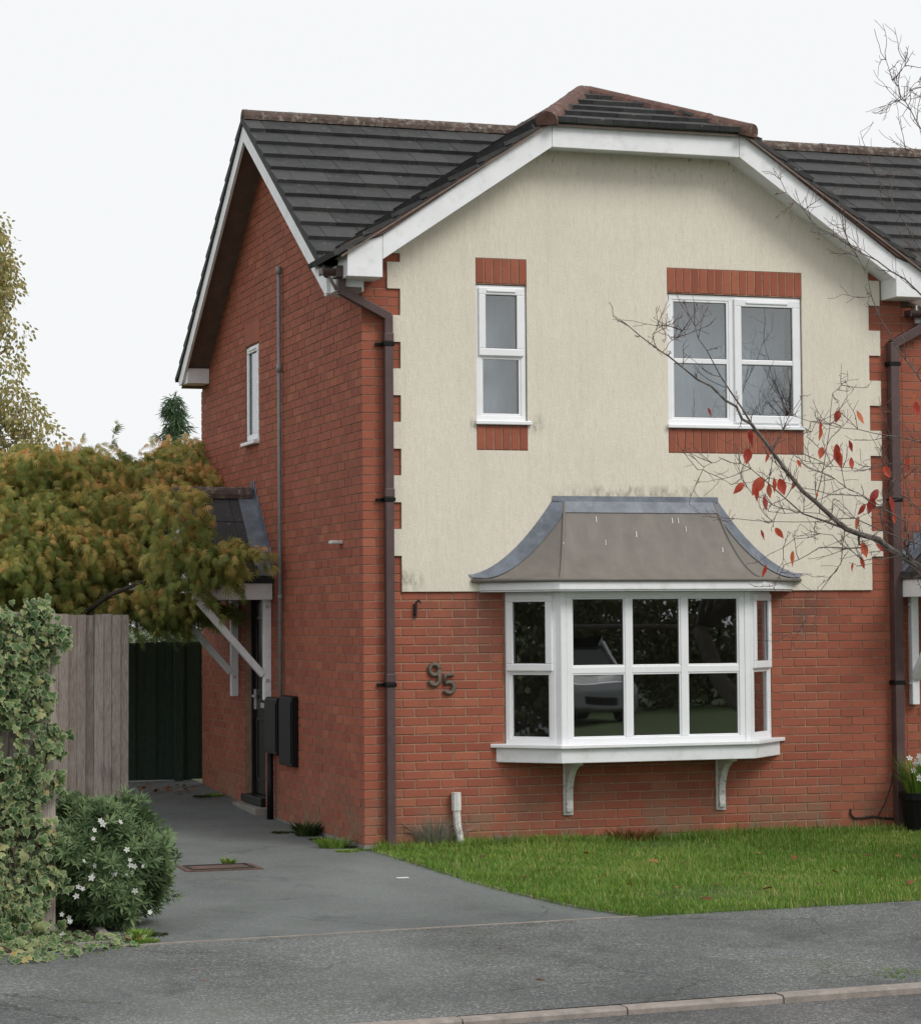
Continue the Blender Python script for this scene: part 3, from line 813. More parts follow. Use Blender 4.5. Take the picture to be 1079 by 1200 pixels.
for l0, l1 in lights:
    for a, b in ((Z0+.054, zb-.028), (zb+.028, zt-.05)):
        pane(l0, l1, a, b, -.034, T1, bay); gasket(g, l0+.012, l1-.012, a+.012, b-.012, -.033); hframe(bd, l0-.002, l1+.002, a-.002, b+.002, .016, -.03, -.016)
bd.build('bead', 'white', bay, T1, bevel=.003)
g.build('gasket', 'gasket', bay, T1)
for (A_, B_) in ((P[0], P[1]), (P[2], P[3])):
    T2, L2 = seg_T(A_, B_)
    m = MB(); b0, b1 = (.02, L2-.062) if A_ is P[0] else (.062, L2-.02)
    hframe(m, b0, b1, Z0+.004, zt, .045, -.065, -.006); m.box((b0+.045, zb-.02, -.065), (b1-.045, zb+.03, -.006))
    m.build('frame', 'white', bay, T2, bevel=.004)
    sash(b0+.018, b1-.018, zb-.005, zt-.02, .016, T2, bay, t=.062)
    pane(b0+.062, b1-.062, Z0+.064, zb-.036, -.03, T2, bay); g = MB(); hframe(g, b0+.043, b1-.043, Z0+.047, zb-.018, .020, -.03, -.014); g.build('bead', 'white', bay, T2, bevel=.003)
    if A_ is P[2]:
        for i in range(3): MB().box((b0+.10+i*.13, Z0+.02, -.16), (b0+.20+i*.13, zt-.02, -.155)).build('blind_slat', 'blind', bay, T2)
# ceiling and floor of the bay, then the eaves board and roof
bay_slab(-.02, 2.066, 2.086, 'bay_ceiling', 'board', bay)
bay_slab(.145, 2.088, 2.099, 'soffit', 'board', bay, bevel=0)
bay_slab(.160, 2.100, 2.186, 'eaves_board', 'board', bay)
RX0, RX1, RTX0, RTX1, RZ0, RZ1 = 0.945, 3.995, 1.725, 3.165, 2.196, 2.855
rd0 = .55
NT = 14
def bay_ring(t, lift=0.0):
    zc = t**1.75
    h = 1-t
    x0 = RX0+(RTX0-RX0)*t; x1 = RX1+(RTX1-RX1)*t
    z = RZ0+(RZ1-RZ0)*zc; d = .05+(rd0-.05)*h
    cxl = (1.545+(1.775-1.545)*t); cxr = (RX0+RX1)-cxl
    zz = z+lift
    return [(x0, -.021, zz), (cxl, -d-lift*.6, zz), (cxr, -d-lift*.6, zz), (x1, -.021, zz)]
V = []; F = []
V += [(p[0], p[1], p[2]-.028) for p in bay_ring(0)]
for i in range(NT+1): V += bay_ring(i/NT)
nr = NT+2
for i in range(nr-1):
    for j in range(3): F.append((i*4+j, i*4+j+1, (i+1)*4+j+1, (i+1)*4+j))
F.append((3, 2, 1, 0)); F.append(tuple((nr-1)*4+j for j in range(4)))
bay_roof = MB().poly(V, F).build('bay_roof', 'felt', bay)
# raised hip rolls
for j in (1, 2):
    pts = [Vector(bay_ring(i/NT)[j]) for i in range(NT+1)]
    MB().tube(pts, .014, 6).build('hip_roll', 'felt', bay, smooth=True)
MB().tube([Vector(bay_ring(0)[j])+Vector((0, -.004, -.012)) for j in range(4)], .018, 6).build('drip_edge', 'felt', bay, smooth=True)
# lead flashing against the wall
fl = MB(); V = []; F = []
outl = [bay_ring(i/NT)[0] for i in range(NT+1)]
def flash(side):
    V = []; F = []
    for i in range(NT+1):
        r0 = bay_ring(i/NT, .006); a = Vector(r0[0 if side < 0 else 3]); b = Vector(r0[1 if side < 0 else 2])
        d = (b-a); w = .13/d.length if d.length > .13 else .98
        q = a+d*min(w, .95)
        V += [a+Vector((-side*-.0, 0, .035))+Vector((side*.035, 0, .0)), a+Vector((0, -.012, .012)), q+Vector((0, 0, .004))]
    for i in range(NT):
        for j in range(2): F.append((i*3+j, i*3+j+1, (i+1)*3+j+1, (i+1)*3+j))
    return MB().poly(V, F)
flash(-1).build('flashing', 'lead', bay, smooth=True); flash(1).build('flashing', 'lead', bay, smooth=True)
tp = bay_ring(1.0, .006); tq = bay_ring(.80, .008)
V = [(RTX0-.05, -.026, RZ1+.055), (RTX1+.05, -.026, RZ1+.055), (RTX0-.05, -.030, RZ1+.012), (RTX1+.05, -.030, RZ1+.012), tp[1], tp[2], tq[1], tq[2]]
V[6] = tuple(Vector(tp[1])*.55+Vector(tq[1])*.45); V[7] = tuple(Vector(tp[2])*.55+Vector(tq[2])*.45)
MB().poly(V, [(0, 2, 3, 1), (2, 4, 5, 3), (4, 6, 7, 5)]).build('flashing', 'lead', bay)
random.seed(21)
dr = MB()
for (px_, py_) in ((709, 637), (698, 612), (787, 613), (794, 613), (803, 622), (846, 645), (745, 628), (640, 640), (646, 645), (634, 650), (650, 655), (625, 655), (660, 640)):
    tt = max(.03, min(.97, ((680-py_)/85.0)**.62)); r0 = bay_ring(tt, .003)
    Pp = at(px_, py_, 1, r0[1][1]); s_ = random.uniform(.003, .006)
    if Pp[0] < r0[1][0]: continue
    dr.poly([(Pp[0]-s_, r0[1][1]-.014, r0[1][2]-.03), (Pp[0]+s_, r0[1][1]-.014, r0[1][2]-.03), (Pp[0]+s_*.6, r0[1][1]-.006, r0[1][2]+.016), (Pp[0]-s_*.6, r0[1][1]-.006, r0[1][2]+.016)], [(0, 1, 2, 3)])
dr.build('bird_dropping', 'dropping', bay, kind='stuff')
# brackets below the bay
for bx in (1.80, 3.215):
    prof = []
    top, bot, dp = .652, .215, .30
    prof = [(0.0, bot), (-.055, bot), (-.06, bot+.03), (-.045, bot+.10)]
    for i in range(8):
        t = i/7*math.pi/2; prof.append((-dp+(dp-.052)*math.cos(t)*1.0 if i < 7 else -dp, bot+.13+(top-.03-bot-.13)*math.sin(t)))
    prof += [(-dp, top), (0.0, top)]
    mbk = MB().prism([(y_, z_) for y_, z_ in prof], 0, bx-.03, bx+.03)
    br = mbk.build('bracket', 'oldwhite', bay, bevel=.006)
    MB().box((bx-.045, -.022, bot-.03), (bx+.045, -.0, top)).build('back_plate', 'oldwhite', br, bevel=.006)

# ---- roof
tile_me = {}
def tile_mesh(w):
    w = round(w, 3)
    if w not in tile_me:
        me = bpy.data.meshes.new('roof_tile'); h = w/2
        V = [(-h, 0, 0), (h, 0, 0), (h, .39, -.022), (-h, .39, -.022), (-h, .004, .046), (h, .004, .046), (h, .39, .004), (-h, .39, .004)]
        me.from_pydata(V, [], [(0, 3, 2, 1), (4, 5, 6, 7), (0, 1, 5, 4), (1, 2, 6, 5), (2, 3, 7, 6), (3, 0, 4, 7)])
        me.materials.append(M['tile']); me.update(); tile_me[w] = me
    return tile_me[w]
def lay_tiles(parent, T, nrows, gauge, urange, skip=None, w=.33, s0=-.05, clip=None):
    """T: frame with u along eave, v up slope, n normal"""
    Tm = Matrix(T.tolist()); pl = sum_loc(parent)
    for r in range(nrows):
        s_ = s0+r*gauge
        u = urange[0]-(.5*w if r % 2 else 0)
        while u < urange[1]-.01:
            a, b = max(u, urange[0]), min(u+w, urange[1])
            u += w
            if b-a < .03: continue
            if clip:
                a0, b0 = clip(s_); a1, b1 = clip(s_+gauge*1.15)
                q = [max(a, a0), min(b, b0), min(b, b1), max(a, a1)]
                if q[1]-q[0] < .02: continue
                if q[2] < q[3]: q[2] = q[3] = (q[2]+q[3])/2
                if q != [a, b, b, a]:
                    V = [(q[0]+.002, 0, 0), (q[1]-.002, 0, 0), (q[2]-.002, .36, -.02), (q[3]+.002, .36, -.02), (q[0]+.002, .004, .046), (q[1]-.002, .004, .046), (q[2]-.002, .36, .004), (q[3]+.002, .36, .004)]
                    V = [(p[0], p[1]+s_, p[2]) for p in V]
                    MB().poly(V, [(0, 3, 2, 1), (4, 5, 6, 7), (0, 1, 5, 4), (1, 2, 6, 5), (2, 3, 7, 6), (3, 0, 4, 7)]).build('roof_tile', 'tile', parent, T)
                    continue
            ctr = Tm @ Vector(((a+b)/2, s_+gauge*.5, 0))
            if skip and skip(ctr): continue
            o = bpy.data.objects.new('roof_tile', tile_mesh(b-a-.004)); C.objects.link(o); o.parent = parent
            o.matrix_parent_inverse = Matrix.Translation(-pl)
            o.matrix_basis = Tm @ Matrix.Translation(((a+b)/2, s_, random.uniform(-.002, .002)))
def ridge_line(parent, p, q, r=.105, L_=.42, up=(0, 0, 1), mat='ridge'):
    p, q = Vector(p), Vector(q); d = q-p; n = max(1, round(d.length/L_)); d.normalize(); st = (q-p).length/n
    side = d.cross(Vector(up)).normalized(); u2 = side.cross(d)
    for i in range(n):
        c0, c1 = p+d*(i*st-.02), p+d*((i+1)*st-.004); V = []; F = []
        k = 9; rr = r*random.uniform(.97, 1.03)
        for c, r_ in ((c0, rr), (c0+d*.04, rr*1.02), (c0+d*.05, rr*.99), (c1, rr*.98)):
            for j in range(k):
                t = math.pi*(-.08+1.16*j/(k-1)); V.append(c+side*math.cos(t)*r_+u2*(math.sin(t)*r_-.03))
        for a in range(3):
            for j in range(k-1): F.append((a*k+j, a*k+j+1, (a+1)*k+j+1, (a+1)*k+j))
        F.append(tuple(range(k))); F.append(tuple(range(3*k, 4*k))[::-1])
        MB().poly(V, F).build('ridge_tile', mat, parent, smooth=False)
OV = .255
cs_ = 1/math.sqrt(1+EAVE_SL_F**2); ef = np.array([0, cs_, EAVE_SL_F*cs_]); nf = np.array([0, -EAVE_SL_F*cs_, cs_])
EY = -.08                                   # front edge of the main slope
SLEN = (RIDGE_Y-EY)/cs_
cb = 1/math.sqrt(1+.70**2); eb = np.array([0, -cb, .70*cb]); nb_ = np.array([0, .70*cb, cb]); EYB = D-.04; SLB = (EYB-RIDGE_Y)/cb
def deck(mb, x0, x1):
    for (y0, y1) in ((EY, RIDGE_Y), (EYB, RIDGE_Y)):
        outs = [[(x0, y0), (x1, y0), (x1, y1), (x0, y1)]]
        if x0 < 0 and y0 < 0: outs = [[(x0, y0), (-.02, y0), (-.02, .1), (CX, y1), (x0, y1)], [(W, .12), (W, y1), (CX, y1)]]
        if x0 > 1 and y0 < 0: outs = [[(x0, .12), (x0+.2, y0), (x1, y0), (x1, y1), (x0, y1)]]
        for o_ in outs:
            n = len(o_); V = [(a, b, zmain(b)) for a, b in o_]+[(a, b, zmain(b)-.03) for a, b in o_]
            mb.poly(V, [tuple(range(n)), tuple(range(n, 2*n))[::-1]]+[(i, n+i, n+(i+1) % n, (i+1) % n) for i in range(n)])
gi = lambda c: 2*CX-(-.32) > c.x > -.32 and c.y > -.4 and zgab(c.x) > zmain(c.y)+.13
random.seed(4)
mb = MB(); deck(mb, -OV, W)
roof = mb.build('roof', 'soffit', HOUSE)
GA = SLEN/12
Tm_ = frame(np.array([0, EY, zmain(EY)])+nf*.022, np.array([1., 0, 0]), ef, nf)
lay_tiles(roof, Tm_, 12, GA, (-OV-.03, W), gi)
Tb_ = frame(np.array([0, EYB, zmain(EYB)])+nb_*.022, np.array([-1., 0, 0]), eb, nb_)
lay_tiles(roof, Tb_, 14, SLB/14, (-W, OV+.03), None, w=.66)
nmb = MB(); deck(nmb, W+.003, 9.6)
nroof = nmb.build('roof', 'soffit', NEIGH)
lay_tiles(nroof, Tm_, 12, GA, (W+.003, 9.6), gi)
ridge_line(roof, (-OV+.0, RIDGE_Y, RIDGE_Z+.055), (CX, RIDGE_Y, RIDGE_Z+.055), .085)
ridge_line(roof, (CX, RIDGE_Y, RIDGE_Z+.055), (W, RIDGE_Y, RIDGE_Z+.055), .085)
ridge_line(nroof, (W, RIDGE_Y, RIDGE_Z+.055), (9.6, RIDGE_Y, RIDGE_Z+.055), .085)
# front gable with clipped (half-hipped) top
FY = -.30                                   # face of the white boards
GYF = -.345                                 # roof edge
HX = 1.555                                  # hip foot x
HZ = zgab(HX)
APX = (CX, 1.17, zgab(CX))
FX = -.265
gm = MB()
for s_ in (-1, 1):
    X = lambda v: CX+s_*(CX-v)*-1 if s_ < 0 else 2*CX-v
    xa = lambda v: v if s_ < 0 else 2*CX-v
    V = [(xa(FX), GYF, zgab(FX)), (xa(HX), GYF, HZ), APX, (CX, RIDGE_Y+.1, zgab(CX)), (xa(FX), GYF+.2, zgab(FX))]
    V += [(p[0], p[1], p[2]-.018) for p in V]
    gm.poly(V, [(0, 1, 2, 3, 4), (9, 8, 7, 6, 5), (0, 5, 6, 1), (1, 6, 7, 2), (3, 8, 9, 4), (4, 9, 5, 0)])
V = [(HX, GYF, HZ), (2*CX-HX, GYF, HZ), APX]; V += [(p[0], p[1], p[2]-.018) for p in V]
gm.poly(V, [(0, 1, 2), (5, 4, 3), (0, 3, 4, 1)])
gable = gm.build('gable_roof', 'soffit', HOUSE)
cg = 1/math.sqrt(1+GS*GS)
for s_ in (-1, 1):
    eu = np.array([0, -1., 0]) if s_ < 0 else np.array([0, 1., 0])
    es = np.array([cg*-s_, 0, GS*cg]); n_ = np.array([GS*cg*s_, 0, cg])
    O = np.array([FX if s_ < 0 else 2*CX-FX, 0, zgab(FX)])+n_*.022
    T_ = frame(O, eu, es, n_)
    def clip(s, s_=s_):
        xx = FX+s*cg
        yf = GYF if xx < HX else GYF+(xx-HX)/(CX-HX)*(APX[1]-GYF)
        zz = zgab(xx); yb_ = RIDGE_Y-(RIDGE_Z-zz)/EAVE_SL_F+.25
        return (-yb_, -yf) if s_ < 0 else (yf, yb_)
    ls = (CX-FX)/cg
    lay_tiles(gable, T_, 11, ls/11, (-4, 4), None, clip=clip)
hl = math.sqrt((APX[1]-GYF)**2+(APX[2]-HZ)**2); eh = np.array([0, APX[1]-GYF, APX[2]-HZ])/hl; nh = np.array([0, -eh[2], eh[1]])
T_ = frame(np.array([CX, GYF, HZ])+nh*.022, np.array([1., 0, 0]), eh, nh)
lay_tiles(gable, T_, 5, hl/5, (-1.0, 1.0), None, s0=-.02, clip=lambda s: (-(CX-HX)*(1-max(0, s)/hl), (CX-HX)*(1-max(0, s)/hl)))
for s_ in (-1, 1):
    hx = HX if s_ < 0 else 2*CX-HX
    ridge_line(gable, (hx+s_*.03, GYF-.03, HZ+.035), (CX+s_*.03, APX[1], APX[2]+.035), .092, .45, mat='hip')
ridge_line(gable, (CX, APX[1]-.02, APX[2]+.03), (CX, RIDGE_Y, APX[2]+.03), .085)
# verge mortar strip, white boards, soffit
def strip(pts_lo, pts_hi, y0, y1, name, mat, parent, bevel=.004):
    n = len(pts_lo); V = [(p[0], y0, p[1]) for p in pts_lo]+[(p[0], y0, p[1]) for p in pts_hi]+[(p[0], y1, p[1]) for p in pts_lo]+[(p[0], y1, p[1]) for p in pts_hi]
    F = []
    for i in range(n-1): F += [(i, i+1, n+i+1, n+i), (2*n+i+1, 2*n+i, 3*n+i, 3*n+i+1), (n+i, n+i+1, 3*n+i+1, 3*n+i), (2*n+i, 2*n+i+1, i+1, i)]
    F += [(0, n, 3*n, 2*n), (n-1, 3*n-1, 4*n-1, 2*n-1)]
    return MB().poly(V, F).build(name, mat, parent, bevel=bevel)
bl = [(.10, 4.845), (1.600, 5.862)]; bh = [(.10, 5.050), (1.600, 6.080)]
mir = lambda L_: [(2*CX-p[0], p[1]) for p in L_][::-1]
strip(bl, bh, FY, FY+.025, 'bargeboard', 'board', gable)
strip(mir(bl), mir(bh), FY, FY+.025, 'bargeboard', 'board', gable)
strip([(1.603, 5.862), (2*CX-1.603, 5.862)], [(1.603, 6.080), (2*CX-1.603, 6.080)], FY, FY+.025, 'fascia_board', 'board', gable)
zf = 5.045
foot = [(-.205, 4.695), (.097, 4.695)]; footh = [(-.205, 4.930), (.097, zf)]
for L_, H_ in ((foot, footh), (mir(foot), mir(footh))):
    strip(L_, H_, FY-.002, FY+.30, 'box_end', 'board', gable)
for k in range(2):
    p0 = [(-.24, 4.925), (.10, 5.052), (1.56, 6.054)]; p1 = [(-.24, 4.955), (.10, zgab(.10)+.020), (1.56, zgab(1.56)+.035)]
    if k: p0, p1 = mir(p0), mir(p1)
    strip(p0, p1, GYF+.012, FY+.10, 'verge_mortar', 'verge', gable, 0)
# soffit under the gable overhang
sl = [(.10, 4.87), (1.600, 5.885), (2*CX-1.6, 5.885), (2*CX-.10, 4.87)]
V = [(p[0], FY+.02, p[1]) for p in sl]+[(p[0], .0, p[1]) for p in sl]
MB().poly(V, [(i, i+1, 5+i, 4+i) for i in range(3)]).build('soffit', 'board', gable)
# side bargeboards, soffits and gutter at the left gable
def zt_(y): return zmain(y)-.030
for (ya, yb2, nm) in ((.13, RIDGE_Y, 0), (EYB-.06, RIDGE_Y, 1)):
    hgt = .17
    V = []
    for x_ in (-OV-.012, -OV+.014):
        zc_ = 4.605 if nm == 0 else 4.397; sl_ = EAVE_SL_F if nm == 0 else -.70
        yc_ = yb2-(RIDGE_Z-.030-hgt-zc_)/sl_
        V += [(x_, ya, zc_), (x_, yc_, zc_), (x_, yb2, zt_(yb2)-hgt), (x_, yb2, zt_(yb2)), (x_, ya, zt_(ya))]
    MB().poly(V, [(0, 1, 2, 3, 4), (9, 8, 7, 6, 5)]+[(i, 5+i, 5+(i+1) % 5, (i+1) % 5) for i in range(5)]).build('bargeboard', 'board', roof)
    V = [(-OV+.014, ya, zt_(ya)-.10), (.013, ya, zt_(ya)-.10), (.013, yb2, zt_(yb2)-.10), (-OV+.014, yb2, zt_(yb2)-.10)]
    MB().poly(V, [(0, 1, 2, 3)]).build('soffit', 'soffit', roof)
    V = []
    for x_ in (-OV-.03, -OV+.02):
        V += [(x_, ya, zt_(ya)+.002), (x_, yb2, zt_(yb2)+.002), (x_, yb2, zt_(yb2)+.06), (x_, ya, zt_(ya)+.06)]
    MB().poly(V, [(0, 1, 2, 3), (7, 6, 5, 4), (0, 4, 5, 1), (1, 5, 6, 2), (2, 6, 7, 3), (3, 7, 4, 0)]).build('verge', 'tile', roof)
zb_ = zmain(EYB-.06)
MB().box((-OV+.016, 5.98, 4.395), (-.002, EYB-.055, 4.555)).build('box_end', 'board', roof, bevel=.005)
MB().box((-OV+.016, -.07, 4.60), (.0, .32, 4.775)).build('box_end', 'board', roof, bevel=.005)
# gutter on the left end of the front eave, with outlet, offset and downpipe
def gutter(x0, x1, y, z, parent):
    V = []; F = []; k = 9
    for x_ in (x0, x1):
        for j in range(k):
            t = math.pi+math.pi*j/(k-1); V.append((x_, y+.058*math.cos(t), z+.058*math.sin(t)))
        for j in range(k):
            t = 2*math.pi-math.pi*j/(k-1); V.append((x_, y+.050*math.cos(t), z+.050*math.sin(t)+.002))
    n = 2*k
    for j in range(n): F.append((j, (j+1) % n, n+(j+1) % n, n+j))
    F += [tuple(range(n))[::-1], tuple(range(n, 2*n))]
    g_ = MB().poly(V, F).box((x0, y-.058, z-.056), (x0+.01, y+.058, z+.004)).build('gutter', 'pipe', parent)
    return g_
gut = gutter(-.38, .0, -.10, 4.775, HOUSE)
MB().box((-.265, -.17, 4.70), (-.155, -.03, 4.80)).build('outlet', 'pipe', gut, bevel=.008)
def sq_pipe(name, pts, w, parent, mat='pipe'):
    m = MB()
    for p, q in zip(pts, pts[1:]):
        p, q = Vector(p), Vector(q); d = (q-p).normalized()
        m.bar(p-d*.012, q+d*.012, w, w, (0, 1, 0) if abs(d.y) < .9 else (0, 0, 1))
    return m.build(name, mat, parent, bevel=.006)
dp = sq_pipe('downpipe', [(.212, -.055, -.12), (.212, -.055, 4.40), (-.205, -.09, 4.60), (-.205, -.10, 4.72)], .072, HOUSE)
for zc in (1.32, 2.865, 4.17):
    MB().box((.165, -.100, zc-.018), (.259, -.0, zc+.018)).box((.110, -.03, zc-.012), (.165, -.002, zc+.012)).build('pipe_clip', 'black', dp, bevel=.004)
    MB().box((.171, -.096, zc+.02), (.253, -.014, zc+.09)).build('pipe_socket', 'pipe', dp, bevel=.005)
# thin grey pipe down the side wall
sp = MB().tube([(-.035, 2.74, 1.16), (-.035, 2.74, 5.15)], .018, 8).build('cable_conduit', 'greypipe', HOUSE, smooth=True)
for za, zb2 in ((5.13, 5.20), (4.20, 4.27), (2.06, 2.10)):
    MB().tube([(-.035, 2.74, za), (-.035, 2.74, zb2)], .026, 8).build('pipe_socket', 'greypipe', sp, smooth=True)
# meter boxes
for (y0, y1, z0, z1) in ((2.20, 2.68, .52, 1.165), (2.78, 3.26, .60, 1.135)):
    bx = MB().prism([(-.065, z0), (0.0, z0), (0.0, z1), (-.045, z1), (-.065, z1-.015)], 1, y0, y1).build('meter_box', 'black', HOUSE, bevel=.008)
    MB().box((-.073, y0+.02, z0+.03), (-.066, y1-.02, z1-.05)).build('lid', 'black', bx, bevel=.003)
MB().tube([(-.055, 3.08, -.08), (-.055, 3.08, .60)], .032, 8).build('service_pipe', 'black', HOUSE, smooth=True)
MB().box((-.10, .62, 2.515), (.0, .74, 2.545)).build('overflow_pipe', 'oldwhite', HOUSE, bevel=.008)

# ---- house number, hook, cable, white pipe cover
def digit(kind, c, parent, h=.155):
    t = h*.20; pts = []
    if kind == '9':
        r = h*.26; cz = c[2]+h*.5-r
        ring = [(c[0]+r*.92*math.cos(a), -.014, cz+r*1.02*math.sin(a)) for a in np.linspace(0, 2*math.pi, 17)]
        tail = [(c[0]+r*.92, -.014, cz)] + [(c[0]+r*.92*math.cos(a), -.014, c[2]-h*.5+r*.95+r*.95*math.sin(a)) for a in np.linspace(0, -math.pi*.95, 9)]
        paths = [ring, tail]
    else:
        r = h*.26; cz = c[2]-h*.5+r
        bowl = [(c[0]+r*math.cos(a), -.014, cz+.004+r*1.05*math.sin(a)) for a in np.linspace(math.pi*.78, -math.pi*.85, 14)]
        top = [(c[0]+r*.95, -.014, c[2]+h*.5-t*.4), (c[0]-r*.72, -.014, c[2]+h*.5-t*.4), (c[0]-r*.8, -.014, cz+.004+r*.70)]
        paths = [bowl, top]
    m = MB()
    for p in paths: m.tube(p, t*.55, 6)
    o = m.build('house_number', 'bronze', parent, smooth=True)
    o['label'] = f'weathered bronze digit {kind} on the brickwork'
n9, n5 = at(509, 789, 1, -.014), at(526, 799, 1, -.014)
digit('9', n9, HOUSE, .175); digit('5', n5, HOUSE, .17)
hk = at(487, 710, 1, -.02)
MB().tube([hk+np.array([0, .02, -.06]), hk+np.array([0, -.01, -.055]), hk+np.array([.002, -.012, .04]), hk+np.array([.02, -.03, .06]), hk+np.array([.03, -.045, .035])], .010, 6).box((hk[0]-.014, -.012, hk[2]-.085), (hk[0]+.014, .0, hk[2]+.03)).build('wall_hook', 'iron', HOUSE)
cb_ = [at(x_, y_, 1, -.012) for x_, y_ in ((997, 946), (996, 952), (1000, 957), (1010, 957), (1022, 955), (1034, 957), (1046, 958))]
MB().tube(cb_, .010, 6).build('cable', 'iron', HOUSE, smooth=True)
cb_ = [at(x_, y_, 1, -.008) for x_, y_ in ((1028, 955), (1036, 940), (1043, 920), (1046, 900))]
MB().tube(cb_, .004, 5).build('cable', 'iron', HOUSE, smooth=True)
wp = [at(x_, y_, 1, -.05) for x_, y_ in ((534.5, 927), (535, 948), (536, 965), (540, 990))]
MB().tube([wp[1], wp[2], wp[3]+np.array([0, -.04, -.05])], .034, 8).tube([wp[0], wp[1]], .042, 8).build('pipe_cover', 'oldwhite', HOUSE)

# ---- door canopies: local frame u along wall, v up, n out of the wall; centre u = 0
def canopy(T, parent, zoff=0.0):
    hw, pr = .82, .78; ez, rz_ = 2.235+zoff, 3.06+zoff
    sl_ = (rz_-ez)/hw
    rm = MB()
    for s_ in (-1, 1):
        V = [(s_*hw, ez, .0), (0, rz_, .0), (0, rz_, pr), (s_*hw, ez, pr)]; V += [(p[0], p[1]-.04, p[2]) for p in V]
        rm.poly(V, [(0, 1, 2, 3), (7, 6, 5, 4), (0, 4, 5, 1), (1, 5, 6, 2), (2, 6, 7, 3), (3, 7, 4, 0)])
    can = rm.build('canopy', 'soffit', parent, T)
    for s_ in (-1, 1):
        for r in range(3):
            u0, u1 = s_*hw*(1-r/3.0)+s_*.03, s_*hw*(1-(r+1)/3.0)
            v0, v1 = ez+(rz_-ez)*r/3.0-.02, ez+(rz_-ez)*(r+1)/3.0+.02
            for c in range(3):
                n0, n1 = pr/3*c+.002, pr/3*(c+1)-.002
                if c == 2: n1 += .03
                V = [(u0, v0, n0), (u0, v0, n1), (u1, v1, n1), (u1, v1, n0)]; V += [(p[0], p[1]+.045+(.0 if i > 1 else .02), p[2]) for i, p in enumerate(V)]
                MB().poly(V, [(0, 1, 2, 3), (7, 6, 5, 4), (0, 4, 5, 1), (1, 5, 6, 2), (2, 6, 7, 3), (3, 7, 4, 0)]).build('roof_tile', 'tile', can, T)
        V = [(s_*(hw+.03), ez+.055, .004), (s_*(hw+.03), ez+.055, .17), (0, rz_+.085, .17), (0, rz_+.085, .004)]
        V += [(s_*(hw+.03), ez+.17, .003), (0, rz_+.19, .003)]
        MB().poly(V, [(0, 1, 2, 3), (0, 3, 5, 4)]).build('flashing', 'lead', can, T)
        # stepped teeth into the brick joints
        st = MB()
        for i in range(11):
            uu = s_*(hw*(1-i/11)); vv = ez+(rz_-ez)*i/11
            st.box((min(uu, uu-s_*.085), vv+.10, .0), (max(uu, uu-s_*.085), vv+.255, .006))
        st.build('flashing', 'lead', can, T)
        MB().box((s_*hw-.0125, ez-.175, .012), (s_*hw+.0125, ez-.012, pr)).build('fascia_board', 'board', can, T, bevel=.004)
        pu = s_*.70
        MB().box((pu-.035, 1.10+zoff, .0), (pu+.035, ez-.10, .075)).build('post', 'board', can, T, bevel=.006)
        MB().bar((pu, 1.34+zoff, .075), (pu, 2.05+zoff, .70), .06, .085, (1, 0, 0)).build('brace', 'board', can, T, bevel=.006)
        MB().box((pu-.03, ez-.17, .06), (pu+.03, ez-.09, pr-.02)).build('rail', 'board', can, T)
        for vv in (1.28, 1.98):
            MB().box((pu-.055, vv+zoff, .03), (pu-.035, vv+.025+zoff, .06)).build('bolt', 'chrome', can, T)
    V = [(-hw, ez, pr-.02), (hw, ez, pr-.02), (0, rz_, pr-.02), (-hw, ez, pr-.05), (hw, ez, pr-.05), (0, rz_, pr-.05)]
    MB().poly(V, [(0, 1, 2), (5, 4, 3), (0, 3, 4, 1), (1, 4, 5, 2), (2, 5, 3, 0)]).build('gable_board', 'board', can, T)
    MB().box((-hw+.02, ez-.10, .01), (hw-.02, ez-.085, pr-.03)).build('soffit', 'board', can, T)
    # ridge tiles
    A = np.array(T); p0 = A @ np.array([0, rz_+.055, .05, 1]); p1 = A @ np.array([0, rz_+.055, pr+.02, 1])
    ridge_line(can, p0[:3], p1[:3], .095, .42)
    return can
def door(T, parent, u0, u1, v0, v1):
    d = MB().box((u0+.05, v0+.05, -.13), (u1-.05, v1-.04, -.09)).build('door', 'blackdoor', parent, T, bevel=.004)
    m = MB(); m.box((u0, v0, -.14), (u0+.05, v1, -.06)); m.box((u1-.05, v0, -.14), (u1, v1, -.06)); m.box((u0+.05, v1-.04, -.14), (u1-.05, v1, -.06)); m.build('frame', 'blackdoor', d, T)
    MB().box((u0-.01, v0-.03, -.14), (u1+.01, v0+.045, .05)).build('threshold', 'blackdoor', d, T, bevel=.006)
    for (a, b) in ((.18, .80), (1.05, 1.80)):
        m = MB(); hframe(m, u0+.14, u1-.14, v0+a, v0+b, .03, -.09, -.078); m.build('moulding', 'blackdoor', d, T, bevel=.004)
    um = (u0+u1)/2
    MB().box((um-.10, v0+.90, -.09), (um+.10, v0+.95, -.076)).build('letter_plate', 'chrome', d, T, bevel=.004)
    MB().box((u1-.12, v0+.88, -.09), (u1-.07, v0+1.08, -.07)).box((u1-.19, v0+1.0, -.07), (u1-.08, v0+1.025, -.045)).build('handle', 'chrome', d, T, bevel=.004)
    return d
canopy(frame((0, 3.97, 0), (0, 1, 0), (0, 0, 1), (-1, 0, 0)), HOUSE)
door(TS, HOUSE, *SD)
MB().box((-.12, 3.42, -.16), (.03, 4.42, .06)).build('door_step', 'concrete', HOUSE, bevel=.01)

